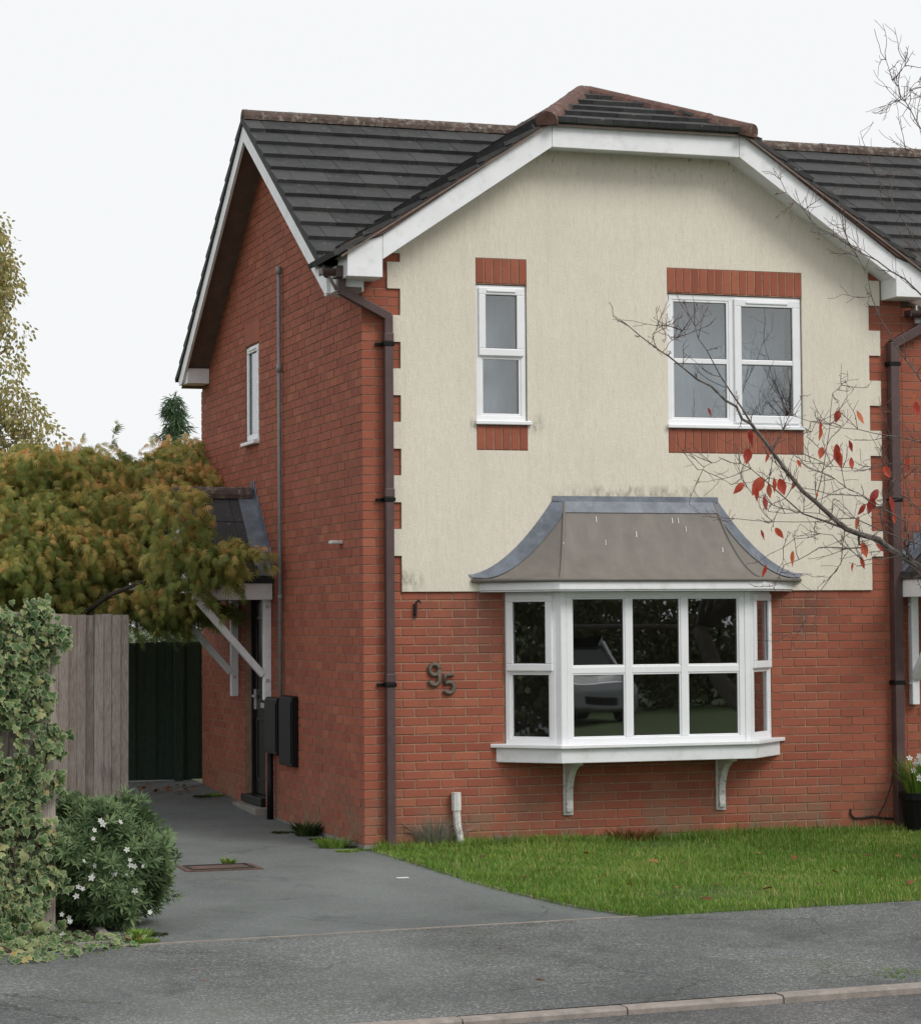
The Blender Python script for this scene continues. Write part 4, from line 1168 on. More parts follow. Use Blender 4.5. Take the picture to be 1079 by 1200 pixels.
# ================================================================== NEIGHBOUR
ND = (5.33, 6.19, .0, 2.12)
mb = MB(); grid_wall(mb, W+.002, 9.6, -.25, 4.6, [ND], lambda a, b, c, d: mb.box((a, .008, c), (b, .25, d)))
mb.box((W+.002, 4.0, -.25), (9.6, 4.2, 4.4)); mb.box((9.4, .25, -.25), (9.6, 4.0, 4.4))
nwall = mb.build('front_wall', 'mortar', NEIGH)
nb2 = MB(); random.seed(12)
for k in range(0, 62):
    z0, z1 = k*.075, k*.075+.065
    for seg in course_list(k, W+.006, 9.6):
        for a, b in cut(seg, [(ND[0]-.004, ND[1]+.004)] if z0 < ND[3] else []): nb2.box((a, random.uniform(.001, .004), z0), (b, .05, z1), random.random())
nb2.build('brickwork', 'brick', nwall, kind='stuff', rnd=True)
canopy(frame((5.80, 0, 0), (1, 0, 0), (0, 0, 1), (0, -1, 0)), NEIGH, -.03)
door(TF, NEIGH, *ND)
ng = gutter(W+.02, 9.6, -.09, 4.60, NEIGH)
MB().box((W+.14, -.03, 4.50), (9.6, .01, 4.66)).build('fascia_board', 'board', NEIGH)
MB().box((W+.14, -.06, 4.485), (9.6, .01, 4.499)).build('soffit', 'soffit', NEIGH)
dpx = 4.925
ndp = sq_pipe('downpipe', [(dpx, -.058, -.10), (dpx, -.058, 4.30), (5.30, -.09, 4.50), (5.30, -.09, 4.58)], .085, NEIGH)
for zc in (1.27, 2.9, 4.12):
    MB().box((dpx-.055, -.104, zc-.02), (dpx+.055, -.0, zc+.02)).build('pipe_clip', 'black', ndp, bevel=.004)
# flower pot by the neighbour's door
pp = ground_at(1072, 975); pp = np.array([pp[0]+.05, min(pp[1], -.2), gz(-.3)])
POT = thing('plant_pot', pp, 'black pot with a grassy plant and white bloom beside the neighbouring door', 'plant pot')
V = []; F = []; ns = 18
prof = [(.13, 0), (.165, .30), (.185, .30), (.185, .36), (.165, .36), (.155, .32), (0.001, .32)]
for r, z in prof: V += [(pp[0]+r*math.cos(2*math.pi*j/ns), pp[1]+r*math.sin(2*math.pi*j/ns), pp[2]+z) for j in range(ns)]
for i in range(len(prof)-1): F += [(i*ns+j, i*ns+(j+1) % ns, (i+1)*ns+(j+1) % ns, (i+1)*ns+j) for j in range(ns)]
F.append(tuple(range(ns))[::-1])
MB().poly(V, F).build('pot', 'black', POT)
def blades(name, base, n, h, spread, mat, parent, w=.006, seed=1, kind='stuff', droop=.5):
    r = np.random.default_rng(seed); a = r.uniform(0, 2*math.pi, n); rad = np.sqrt(r.uniform(0, 1, n))*spread
    b = np.stack([base[0]+rad*np.cos(a)*.6, base[1]+rad*np.sin(a)*.6, np.full(n, base[2])], 1)
    hh = h*r.uniform(.5, 1, n); d = np.stack([np.cos(a), np.sin(a), np.zeros(n)], 1)*(rad*droop*1.5/spread*h*.6)[:, None]
    mid = b+d*.35+np.array([0, 0, 1.])*(hh*.6)[:, None]; tip = b+d+np.array([0, 0, 1.])*hh[:, None]
    s_ = np.stack([-np.sin(a+r.uniform(-1, 1, n)), np.cos(a), np.zeros(n)], 1)*w
    V = np.stack([b-s_, b+s_, mid-s_*.8, mid+s_*.8, tip], 1).reshape(-1, 3)
    F = (np.array([[0, 1, 3], [0, 3, 2], [2, 3, 4]])[None]+(np.arange(n)*5)[:, None, None]).reshape(-1, 3)
    return np_mesh(name, V, F, mat, parent, kind, {'rnd': np.repeat(r.uniform(0, 1, n), 5)})
blades('foliage', pp+np.array([0, 0, .31]), 260, .42, .16, 'grass', POT, .006, 4)

def petals(name, centres, size, parent, seed=2, mat='petal'):
    r = np.random.default_rng(seed); n = len(centres)
    tv = [(0, 0, 0)]; tf = []
    for k in range(5):
        a = 2*math.pi*k/5; c_, s_ = math.cos(a), math.sin(a); i = len(tv)
        tv += [(c_*.55-s_*.28, s_*.55+c_*.28, .12), (c_, s_, .18), (c_*.55+s_*.28, s_*.55-c_*.28, .12)]
        tf += [(0, i+2, i+1), (0, i+1, i)]
    R = rot_from(np.stack([r.normal(0, .5, n), -np.ones(n), r.uniform(-.2, .8, n)], 1), r.uniform(0, 6, n))[:, :, [0, 2, 1]]
    return scatter(name, np.array(tv), np.array(tf), np.array(centres), R, size*r.uniform(.7, 1.2, n), r.uniform(0, 1, n), mat, parent, 'stuff')
r_ = np.random.default_rng(8)
petals('bloom', [pp+np.array([r_.normal(0, .045), -.08+r_.normal(0, .04), .56+r_.uniform(-.16, .14)]) for _ in range(60)], .035, POT)

# ================================================================== FENCE, GATE
FR = ground_at(151, 953)
FY_ = FR[1]
FEN = thing('fence', (FR[0]-.6, FY_, gz(FY_)), 'weathered grey close-board fence with upright planks behind the flowering shrub', 'fence')
random.seed(31)
xx = FR[0]; k = 0
topz = at(154, 718, 1, FY_)[2]
while k < 19:
    w_ = random.uniform(.082, .094)
    jz, lean = random.uniform(-.008, .008), random.uniform(-.004, .004)-.006
    y0_ = FY_-.012*(k % 2)+random.uniform(-.003, .003)-k*.006
    V = []
    for z_, dx in ((gz(FY_)-.04, .0), (topz+jz, -lean)):
        V += [(xx-w_+dx, y0_, z_), (xx-.003+dx, y0_, z_), (xx-.003+dx, y0_+.014, z_), (xx-w_+dx, y0_+.018, z_)]
    mbp = MB().poly(V, [(0, 3, 2, 1), (4, 5, 6, 7), (0, 1, 5, 4), (1, 2, 6, 5), (2, 3, 7, 6), (3, 0, 4, 7)])
    mbp.build('plank', 'plank', FEN)
    xx -= w_; k += 1
MB().box((xx, FY_+.03, .35), (FR[0]-.01, FY_+.08, .43)).box((xx, FY_+.03, 1.45), (FR[0]-.01, FY_+.08, 1.53)).build('rail', 'plank', FEN)
MB().box((FR[0]-.10, FY_+.03, gz(FY_)-.05), (FR[0]-.005, FY_+.12, topz-.02)).build('post', 'plank', FEN)
GYY = 6.9
gl_, gr_ = at(145, 830, 1, GYY), at(236, 830, 1, GYY)
gtop = at(200, 751, 1, GYY)[2]
GATE = thing('gate', ((gl_[0]+gr_[0])/2, GYY, gz(GYY)), 'dark green wooden side gate of upright boards closing the driveway', 'gate')
xx = gl_[0]-.35; k = 0
while xx < gr_[0]+.06:
    w_ = .125
    if k % 3 == 2: w_ = .10
    yy = GYY-(.014 if k % 2 else 0)
    MB().box((xx-.006, yy, gz(GYY)+.02), (xx+w_+.006, yy+.012, gtop+random.uniform(-.006, .006))).build('board', 'gategreen', GATE, bevel=.003)
    xx += w_; k += 1
MB().box((gl_[0]-.35, GYY+.025, .4), (xx, GYY+.06, .5)).box((gl_[0]-.35, GYY+.025, 1.3), (xx, GYY+.06, 1.4)).build('rail', 'gategreen', GATE)
MB().box((at(206, 830, 1, GYY)[0]-.02, GYY-.055, gz(GYY)-.02), (at(206, 830, 1, GYY)[0]+.075, GYY-.015, gtop+.005)).build('gate_post', 'gategreen', GATE, bevel=.004)

# near fence smothered by ivy
IVY_Y = -4.35
ir = at(66, 900, 1, IVY_Y)
IF = thing('fence', (ir[0]-.7, IVY_Y, gz(IVY_Y)), 'short run of plank fence almost hidden under variegated ivy', 'fence')
itop = at(30, 716, 1, IVY_Y)[2]
xx = ir[0]; k = 0
while k < 9:
    w_ = .098
    MB().box((xx-w_, IVY_Y-.01*(k % 2), gz(IVY_Y)-.03), (xx-.003, IVY_Y+.016, itop+random.uniform(-.01, .01))).build('plank', 'plank', IF, bevel=.002)
    xx -= w_; k += 1
MB().box((xx, IVY_Y+.02, .35), (ir[0], IVY_Y+.07, .43)).box((xx, IVY_Y+.02, 1.35), (ir[0], IVY_Y+.07, 1.43)).build('rail', 'plank', IF)

# ================================================================== LEAVES
def lobed(outline, inner=.58):
    """leaf template from outline polygon (x, y): centre + inner ring + outer ring"""
    o = np.array(outline, float); n = len(o); c = o.mean(0)*.9
    inn = c+(o-c)*inner
    V = np.zeros((1+2*n, 3)); V[0, :2] = c; V[1:1+n, :2] = inn; V[1+n:, :2] = o
    V[:, 2] = -.45*(V[:, 0]**2+.8*(V[:, 1]-.5)**2)+.10*np.sin(V[:, 0]*7+V[:, 1]*5)*.4
    F = []
    for i in range(n):
        j = (i+1) % n; F += [(0, 1+i, 1+j), (1+i, 1+n+i, 1+n+j), (1+i, 1+n+j, 1+j)]
    e = np.zeros(1+2*n); e[1+n:] = 1; e[1:1+n] = .15
    return V, np.array(F), e
ivo = [(0, 0), (.36, -.12), (.58, .16), (.40, .38), (.46, .62), (.20, .66), (0, 1.05), (-.22, .64), (-.48, .60), (-.38, .36), (-.58, .12), (-.34, -.12)]
IV, IFc, IE = lobed(ivo)
lance = [(0, 0), (.10, .16), (.15, .40), (.11, .68), (0, 1), (-.11, .68), (-.15, .40), (-.10, .16)]

# ivy plant
IVP = thing('ivy', (ir[0]-.35, IVY_Y-.2, gz(IVY_Y)), 'variegated green and cream ivy draped over the short fence at the pavement', 'ivy')
rg = np.random.default_rng(5)
N = 5200
px_ = rg.uniform(-55, 84, N); v = rg.uniform(0, 1, N)
py_ = 694+v*434
lim = 60+9*np.sin(py_*.045)+8*np.sin(py_*.11+1)+6*np.sin(py_*.31)+rg.exponential(4.0, N)
topl = 706+10*np.sin(px_*.10)+7*np.sin(px_*.27+2)+rg.normal(0, 4, N)
keep = (px_ < lim) & (py_ > topl) & ~((np.abs(px_-36) < 7) & (np.abs(py_-866) < 18)) & ~((np.abs(px_-10) < 9) & (np.abs(py_-868) < 18)) & ~((np.abs(px_-58) < 8) & (np.abs(py_-905) < 40) & (rg.uniform(0, 1, N) < .6))
px_, py_, v = px_[keep], py_[keep], v[keep]
pos = []
for a, b, vv in zip(px_, py_, v):
    dep = IVY_Y-.03-abs(rg.normal(0, .06))-.07*max(0, math.sin(a*.11+b*.03)*math.sin(b*.055+a*.05))-max(0, vv-.72)*rg.uniform(.4, 1.1)
    q = at(a, b, 1, dep); q[2] = max(q[2], gz(dep)+.02); pos.append(q)
# creeping skirt along the ground
sk = []
while len(sk) < 420:
    a, b = rg.uniform(-55, 168), rg.uniform(1075, 1131)
    if b > 1131-max(0, a-40)*.17 or b < 1092+max(0, a-60)*.11: continue
    q = ground_at(a, b); sk.append(q+np.array([0, 0, rg.uniform(.01, .05)]))
pos = np.array(pos+sk); N = len(pos); nsk = len(sk)
nrm = np.stack([rg.normal(0, .75, N), -np.ones(N), rg.uniform(-.4, 1.3, N)], 1); nrm[-nsk:] = np.stack([rg.normal(0, .4, nsk), rg.normal(-.5, .3, nsk), np.ones(nsk)], 1)
dn = np.stack([rg.normal(0, .5, N), -.25*np.ones(N), -np.ones(N)], 1); dn[-nsk:] = np.stack([rg.normal(0, 1, nsk), rg.normal(0, 1, nsk), np.full(nsk, -.1)], 1)
nrm /= np.linalg.norm(nrm, axis=1)[:, None]
yv = dn-(dn*nrm).sum(1)[:, None]*nrm; yv /= np.linalg.norm(yv, axis=1)[:, None]; xv = np.cross(yv, nrm)
Rm = np.stack([xv, yv, nrm], 2)
sz = .024+.050*rg.uniform(0, 1, N)**1.6; sz[-nsk:] = rg.uniform(.03, .055, nsk)
order = np.argsort(-sz+rg.uniform(0, .006, N)); big = order[:300]; rest = order[300:]
scatter('foliage', IV, IFc, pos[rest], Rm[rest], sz[rest], rg.uniform(0, 1, len(rest)), 'ivy', IVP, 'stuff', {'edge': IE})
lm = []
for var in range(3):
    me = bpy.data.meshes.new('leaf'); Vv = IV.copy(); Vv[:, 2] *= (.5+var); Vv[:, 0] *= 1+.1*var
    me.from_pydata(Vv.tolist(), [], IFc.tolist()); a_ = me.attributes.new('edge', 'FLOAT', 'POINT'); a_.data.foreach_set('value', IE.astype(np.float32))
    me.materials.append(M['ivy']); me.update(); lm.append(me)
def leaf_obj(me, P_, R_, s_, parent):
    o = bpy.data.objects.new('leaf', me); C.objects.link(o); o.parent = parent
    o.matrix_parent_inverse = Matrix.Translation(-sum_loc(parent))
    m4 = Matrix(R_.tolist()).to_4x4() @ Matrix.Diagonal((s_, s_, s_, 1)); m4.translation = Vector(P_.tolist()); o.matrix_basis = m4
    return o
for i in big: leaf_obj(lm[i % 3], pos[i]+np.array([0, -.015, 0]), Rm[i], sz[i], IVP)
st = MB()
for k in range(9):
    a0 = rg.uniform(-40, 60); pts = []
    for t in np.linspace(0, 1, 9): pts.append(at(a0+12*math.sin(t*7+k)+t*rg.uniform(-6, 6), 1118-t*rg.uniform(330, 400), 1, IVY_Y-.05-.2*(1-t)**3))
    st.tube(pts, np.linspace(.009, .003, 9), 5)
st.build('stem', 'darkbark', IVP, smooth=True)

# flowering shrub
sc = ground_at(118, 1092)
SC = np.array([sc[0], sc[1]+.25, sc[2]])
SHR = thing('shrub', SC, 'rounded evergreen shrub dotted with white flowers at the driveway edge', 'shrub')
rg = np.random.default_rng(15)
lv = np.array([(0, 0, 0), (.09, .45, -.02), (0, 1, -.10), (-.09, .45, -.02)]); tv = []; tf = []
for k in range(9):
    a = 2*math.pi*k/9+.3*(k % 2); tilt = .45+.25*(k % 3)
    e = np.array([math.cos(a)*math.cos(tilt), math.sin(tilt), math.sin(a)*math.cos(tilt)]); sd_ = np.array([-math.sin(a), 0, math.cos(a)])
    nn = np.cross(sd_, e); i = len(tv)
    for p in lv: tv.append(sd_*p[0]*1.1+e*p[1]+nn*p[2])
    tf += [(i, i+1, i+2), (i, i+2, i+3)]
N = 4200
u = rg.normal(0, 1, (N, 3)); u /= np.linalg.norm(u, axis=1)[:, None]; u[:, 2] = np.abs(u[:, 2])*np.where(rg.uniform(0, 1, N) < .45, -.85, 1)
rad = rg.uniform(.35, 1, N)**.5*(1+rg.exponential(.05, N)+.22*np.sin(u[:, 0]*6+1)*np.sin(u[:, 2]*5+u[:, 1]*4))
ext = np.array([.47, .42, .43])
pos = SC+np.array([0, 0, .40])+u*ext*rad[:, None]
pos[:, 0] -= (pos[:, 2]-SC[2]-.44)*.12
pos[:, 2] = np.maximum(pos[:, 2], gz(SC[1])+.04)
dirs = u*np.array([1, 1, .8])+np.array([0, -.1, .5])+rg.normal(0, .25, (N, 3))
scatter('foliage', np.array(tv), np.array(tf), pos, rot_from(dirs, rg.uniform(0, 6, N)), rg.uniform(.045, .085, N), np.clip(rg.normal(.45, .25, N), 0, 1), 'shrub', SHR, 'stuff')
fl = []
for (a, b) in ((96, 1006), (110, 1012), (153, 1008), (158, 1013), (149, 996), (152, 1024), (147, 1034), (124, 1036), (87, 1043), (90, 1047), (86, 1073), (82, 1074), (168, 1019), (117, 960), (142, 958), (106, 1026), (76, 1092), (134, 1020), (157, 1040), (110, 978), (175, 1070)):
    c = at(a, b, 1, SC[1]-.46)
    for _ in range(rg.integers(1, 3)): fl.append(c+rg.normal(0, .016, 3))
petals('flowers', fl, .021, SHR, 3)
st = MB()
for k in range(14):
    a = 2*math.pi*k/14; e = SC+np.array([math.cos(a)*.28, math.sin(a)*.25, .5+.2*math.sin(k)])
    st.tube([SC+np.array([math.cos(a)*.05, math.sin(a)*.05, -.03]), SC*.5+e*.5+np.array([0, 0, .04]), e], [.012, .008, .003], 5)
st.build('stem', 'darkbark', SHR, smooth=True)

# Japanese maple behind the plank fence
rg = np.random.default_rng(23)
MB0 = np.array([-2.05, 5.1, gz(5.1)])
MAP = thing('maple_tree', MB0, 'spreading laceleaf maple turning orange above the plank fence', 'tree')
SIL = np.array([(-70, 560), (-30, 545), (0, 545), (40, 540), (66, 518), (95, 528), (130, 537), (160, 541), (190, 532), (214, 512), (230, 522), (233, 560), (222, 592), (232, 618), (250, 636), (274, 626), (292, 642),
                (288, 660), (268, 672), (270, 686), (252, 690), (244, 706), (236, 734), (200, 744), (158, 746), (155, 728), (70, 730), (20, 715), (-70, 715)], float)
def inside(px, py):
    c = False; n = len(SIL)
    for i in range(n):
        (x1, y1), (x2, y2) = SIL[i], SIL[i-1]
        if (y1 > py) != (y2 > py) and px < (x2-x1)*(py-y1)/(y2-y1)+x1: c = not c
    return c
tv = []; tf = []
for k, (a, L_) in enumerate(((-.95, .60), (-.55, .86), (-.24, 1.0), (.02, 1.10), (.28, .98), (.60, .84), (1.0, .58))):
    e = np.array([math.sin(a), math.cos(a), 0]); sd_ = np.array([math.cos(a), -math.sin(a), 0]); i = len(tv)
    tv += [e*.04-sd_*.012, e*.04+sd_*.012, e*L_*.5+sd_*.050+np.array([0, 0, -.03]), e*L_*.5-sd_*.050+np.array([0, 0, -.03]), e*L_+np.array([0, 0, -.16])]
    tf += [(i, i+1, i+2), (i, i+2, i+3), (i+3, i+2, i+4)]
Ps, Ds, Rs = [], [], []
tr = MB()
tr.tube([MB0+np.array([0, 0, -.1]), MB0+np.array([.05, 0, .5]), MB0+np.array([-.05, -.1, 1.1]), MB0+np.array([.05, -.15, 1.7])], [.10, .085, .075, .06], 8)
# tiers: branches end in flat sprays whose shoots hang down
tiers = []
while len(tiers) < 112:
    px, py = rg.uniform(-65, 290), rg.uniform(515, 735)
    if px > 200 and py > 566 and py < 700: continue
    if py < 536 and px < 190: continue
    if not inside(px, py) or any(abs(px-t[0]) < 22 and abs(py-t[1]) < 17 for t in tiers[-40:]) and rg.uniform() < .8: continue
    tiers.append((px, py))
tiers += [(202, 578), (206, 596), (204, 612), (208, 628), (205, 645), (210, 660), (262, 640), (278, 647), (250, 646), (238, 652), (226, 646), (240, 668), (256, 662), (224, 668), (218, 690), (222, 530), (212, 520), (196, 560), (30, 590), (90, 600), (130, 580), (60, 620), (70, 534), (95, 540), (48, 538), (22, 545), (0, 545), (-20, 550), (120, 545), (150, 550)]
for (px, py) in tiers:
    v = np.clip((py-515)/220, 0, 1)
    dep = 6.5-1.7*math.sin(v*2.3)+rg.normal(0, .25)
    front_ = px > 200 and 568 < py < 700
    if front_: dep = np.interp(px, [203, 235, 295], [3.1, 2.95, 2.8])
    if px > 150 and py > 690: dep = rg.uniform(4.0, 4.8)
    c = at(px, py, 1, dep); small = (px > 200); w_ = rg.uniform(.11, .17) if front_ else rg.uniform(.16, .26) if small else rg.uniform(.26, .46)
    hue = rg.normal(0, .12)+.08*(px > 150)
    out = np.array([c[0]-MB0[0], c[1]-MB0[1]]); out = out/(np.linalg.norm(out)+.1)
    for k in range(int(9+56*w_)):
        a = rg.uniform(0, 6.28); r = w_*math.sqrt(rg.uniform()); st = c+np.array([math.cos(a)*r, math.sin(a)*r*.9, .10*(1-(r/w_)**2)+rg.normal(0, .035)])
        d = np.array([math.cos(a)*.7+out[0]*.5, math.sin(a)*.7+out[1]*.5, .10])+rg.normal(0, .18, 3); L_ = rg.uniform(.10, .26); p = st.copy()
        for q in range(9):
            d = d+np.array([0, 0, -.15])+rg.normal(0, .07, 3); d /= np.linalg.norm(d); p = p+d*L_/6
            Ps.append(p.copy()); Ds.append(d*.6+np.array([0, 0, -.38])+rg.normal(0, .38, 3)); Rs.append(.40+hue-.18*v+.03*(4-q)+.16*rg.normal(0, 1))
    if front_:
        s0 = at(198, 668, 1, 3.2); tr.tube([s0, s0*.5+c*.5+np.array([0, 0, .05]), c+np.array([0, 0, .02])], [.010, .007, .003], 5)
    else:
        s0 = MB0+np.array([.0, -.1, rg.uniform(1.0, 1.75)]); mid = s0*.45+c*.55+np.array([0, 0, .22])
        tr.tube([s0, mid, c+np.array([0, 0, .04])], [.022, .012, .004], 6)
s0 = at(198, 668, 1, 3.2); tr.tube([MB0+np.array([.05, -.15, 1.55]), MB0*.4+s0*.6+np.array([0, 0, .7]), s0], [.04, .022, .012], 6)
Ps, Ds, Rs = np.array(Ps), np.array(Ds), np.clip(np.array(Rs), 0, 1)
n = len(Ps)
scatter('crown', np.array(tv), np.array(tf), Ps, rot_from(Ds, rg.uniform(-1.4, 1.4, n)), rg.uniform(.060, .125, n), Rs, 'maple', MAP, 'stuff')
tr.build('trunk', 'darkbark', MAP, smooth=True)

def leaf_cloud(name, centres, radii, per, size, mat, parent, seed, droop=.4, template=None, squash=.8, rnd=(.5, .25)):
    rg = np.random.default_rng(seed)
    P_, D_ = [], []
    for c, r in zip(centres, radii):
        n = int(per*r**1.6)+4
        u = rg.normal(0, 1, (n, 3)); u /= np.linalg.norm(u, axis=1)[:, None]
        P_.append(np.array(c)+u*(r*rg.uniform(.2, 1, n)**.5)[:, None]*np.array([1, 1, squash])); D_.append(u+np.array([0, 0, -droop])+rg.normal(0, .4, (n, 3)))
    P_, D_ = np.concatenate(P_), np.concatenate(D_); n = len(P_)
    if template is None:
        o = np.array([(0, 0, 0), (.30, .32, -.04), (.22, .70, -.08), (0, 1, -.1), (-.22, .70, -.08), (-.30, .32, -.04)]); f = np.array([(0, 1, 5), (1, 2, 5), (5, 2, 4), (2, 3, 4)])
    else: o, f = template
    return scatter(name, o, f, P_, rot_from(D_, rg.uniform(0, 6.28, n)), rg.uniform(.7, 1.25, n)*size, np.clip(rg.normal(rnd[0], rnd[1], n), 0, 1), mat, parent, 'stuff')

# birch far behind on the left
rg = np.random.default_rng(41)
BY = 22.0
bb = at(-22, 800, 1, BY); bb[2] = gz(BY)
BIR = thing('birch_tree', bb, 'tall yellow-green birch rising beyond the garden, thinning at its top', 'tree')
cen, rad_ = [], []
tr = MB(); topb = at(-18, 250, 1, BY)
tr.tube([bb, bb*.6+topb*.4+np.array([.1, 0, 0]), topb], [.16, .11, .02], 8)
for k in range(105):
    t = rg.uniform(0, 1); py = 262+t*330
    half = 20+64*min(1, (t*1.4)**.8)
    px = -20+rg.uniform(-.9, 1)*half*(.55+.45*rg.uniform(0, 1))
    if py < 330 and px > 14: px = rg.uniform(-30, 12)
    c = at(px, py, 1, BY+rg.uniform(-.9, .9)); r = rg.uniform(.17, .38)*(1+.3*t)
    cen.append(c); rad_.append(r)
    for j in range(2):   # hanging sprays
        cen.append(c+np.array([rg.normal(0, .12), rg.normal(0, .1), -r*(1+j*.8)])); rad_.append(r*.62)
    ax = bb+(topb-bb)*min(.97, max(.1, (c[2]-bb[2]-.35)/(topb[2]-bb[2])))
    tr.tube([ax, ax*.4+c*.6+np.array([0, 0, .15]), c, c+np.array([0, 0, -r*1.6])], [.03, .016, .007, .003], 5)
tr.build('trunk', 'birchbark', BIR, smooth=True)
leaf_cloud('crown', cen, rad_, 560, .074, 'birchleaf', BIR, 42, 1.2)
# conifer top
CY = 19.0
cb0 = at(205, 800, 1, CY); cb0[2] = gz(CY); ct = at(204, 466, 1, CY)
CON = thing('conifer_tree', cb0, 'slender dark green conifer tip showing between maple and house', 'tree')
tr = MB(); tr.tube([cb0, cb0*.5+ct*.5, ct], [.12, .07, .012], 7); cen, rad_ = [], []
hh = ct[2]-cb0[2]
for k in range(260):
    t = rg.uniform(0, 1)**.8; z = ct[2]-t*hh*.75; w_ = .04+t*1.9
    a = rg.uniform(0, 6.28); L_ = w_*rg.uniform(.5, 1)
    base = np.array([ct[0]+(cb0[0]-ct[0])*t*.75, CY, z]); tip = base+np.array([math.cos(a)*L_, math.sin(a)*L_, -.35*L_+.06])
    if k % 2 == 0: tr.tube([base, base*.5+tip*.5+np.array([0, 0, .03]), tip], [.015, .01, .004], 4)
    for s_ in np.linspace(.25, 1, 5): cen.append(base+(tip-base)*s_); rad_.append(.09+.05*rg.uniform(0, 1))
tr.build('trunk', 'darkbark', CON, smooth=True)
needle = (np.array([(-.06, 0, 0), (.06, 0, 0), (.05, .6, 0), (-.05, .6, 0), (0, 1, -.1)]), np.array([(0, 1, 2), (0, 2, 3), (3, 2, 4)]))
leaf_cloud('crown', cen, rad_, 260, .12, 'conifer', CON, 6, .9, needle, .5)
# dark shrubs behind the gate
for i, (a, dep, r) in enumerate(((175, 8.3, .62), (222, 8.0, .58))):
    c = at(a, 757, 1, dep); b0 = np.array([c[0], dep, gz(dep)])
    B_ = thing('bush', b0, ('leafy dark green bush behind the gate, under the hanging maple', 'leafy dark green bush behind the gate, against the house corner')[i], 'bush', 'bushes behind the gate')
    cc = [b0+np.array([rg.normal(0, .3), rg.normal(0, .25), rg.uniform(.3, c[2]-b0[2]+.05)]) for _ in range(26)]
    leaf_cloud('foliage', cc, [rg.uniform(.2, .32) for _ in cc], 480, .075, 'bush', B_, 50+i, .1)
    t_ = MB()
    for q in cc[::2]: t_.tube([b0, b0*.5+q*.5, q], [.02, .012, .004], 5)
    t_.build('stem', 'darkbark', B_)

# ================================================================== CHERRY TREE in front (trunk outside the frame)
rg = np.random.default_rng(77)
CHY = -7.2
def cp(a, b, dy=0.0): return at(a, b, 1, CHY+dy)
rt = cp(1215, 760)
CB = np.array([5.35, -4.1, gz(-4.1)-.02])
CHE = thing('cherry_tree', CB, 'bare grey cherry tree with a few hanging red leaves over the lawn', 'tree')
limbs = MB(); twigs = MB()
def wob(pts, n=5, amp=.012):
    out = [np.array(pts[0])]
    for p, q in zip(pts, pts[1:]):
        p, q = np.array(p), np.array(q)
        for t in np.linspace(0, 1, n+1)[1:]: out.append(p+(q-p)*t+rg.normal(0, amp, 3)*(1 if t < 1 else .3))
    return out
ends = []
def limb(mb, pts, r0, r1, n=7, amp=.010, sub=4):
    P_ = wob(pts, sub, amp); mb.tube(P_, r1+(r0-r1)*(1-np.linspace(0, 1, len(P_)))**1.7, n); return P_
tips_all = []
def twig(p, d, L_, r, depth):
    d = d/np.linalg.norm(d); pts = [p]; k = 5
    for i in range(k):
        d = d+rg.normal(0, .13, 3)+np.array([0, 0, .05]); d /= np.linalg.norm(d); pts.append(pts[-1]+d*L_/k)
    twigs.tube(pts, np.linspace(r, max(.0012, r*.35), k+1), 5)
    tips_all.append(pts[-1])
    if depth > 0:
        for i in range(1, k+1):
            if rg.uniform() < .62:
                dd = d+rg.normal(0, .65, 3); twig(pts[i], dd, L_*rg.uniform(.3, .6), r*.55, depth-1)
            elif rg.uniform() < .6:   # spur
                dd = rg.normal(0, 1, 3); twigs.tube([pts[i], pts[i]+dd/np.linalg.norm(dd)*.02], [r*.8, .0015], 4)
hub = np.array([4.9, -5.0, 1.75])
limb(limbs, [CB-np.array([0, 0, .1]), CB+np.array([.0, .0, .7]), CB*.3+hub*.7, hub], .13, .085, 9, .008)
main = [hub, cp(1240, 735, .9), cp(1130, 695, .3), cp(1040, 640), cp(990, 618), cp(940, 575), cp(880, 495), cp(850, 468), cp(800, 428), cp(760, 400), cp(725, 374), cp(713, 352)]
mp = limb(limbs, main, .030, .0018, 7, .008, 3)
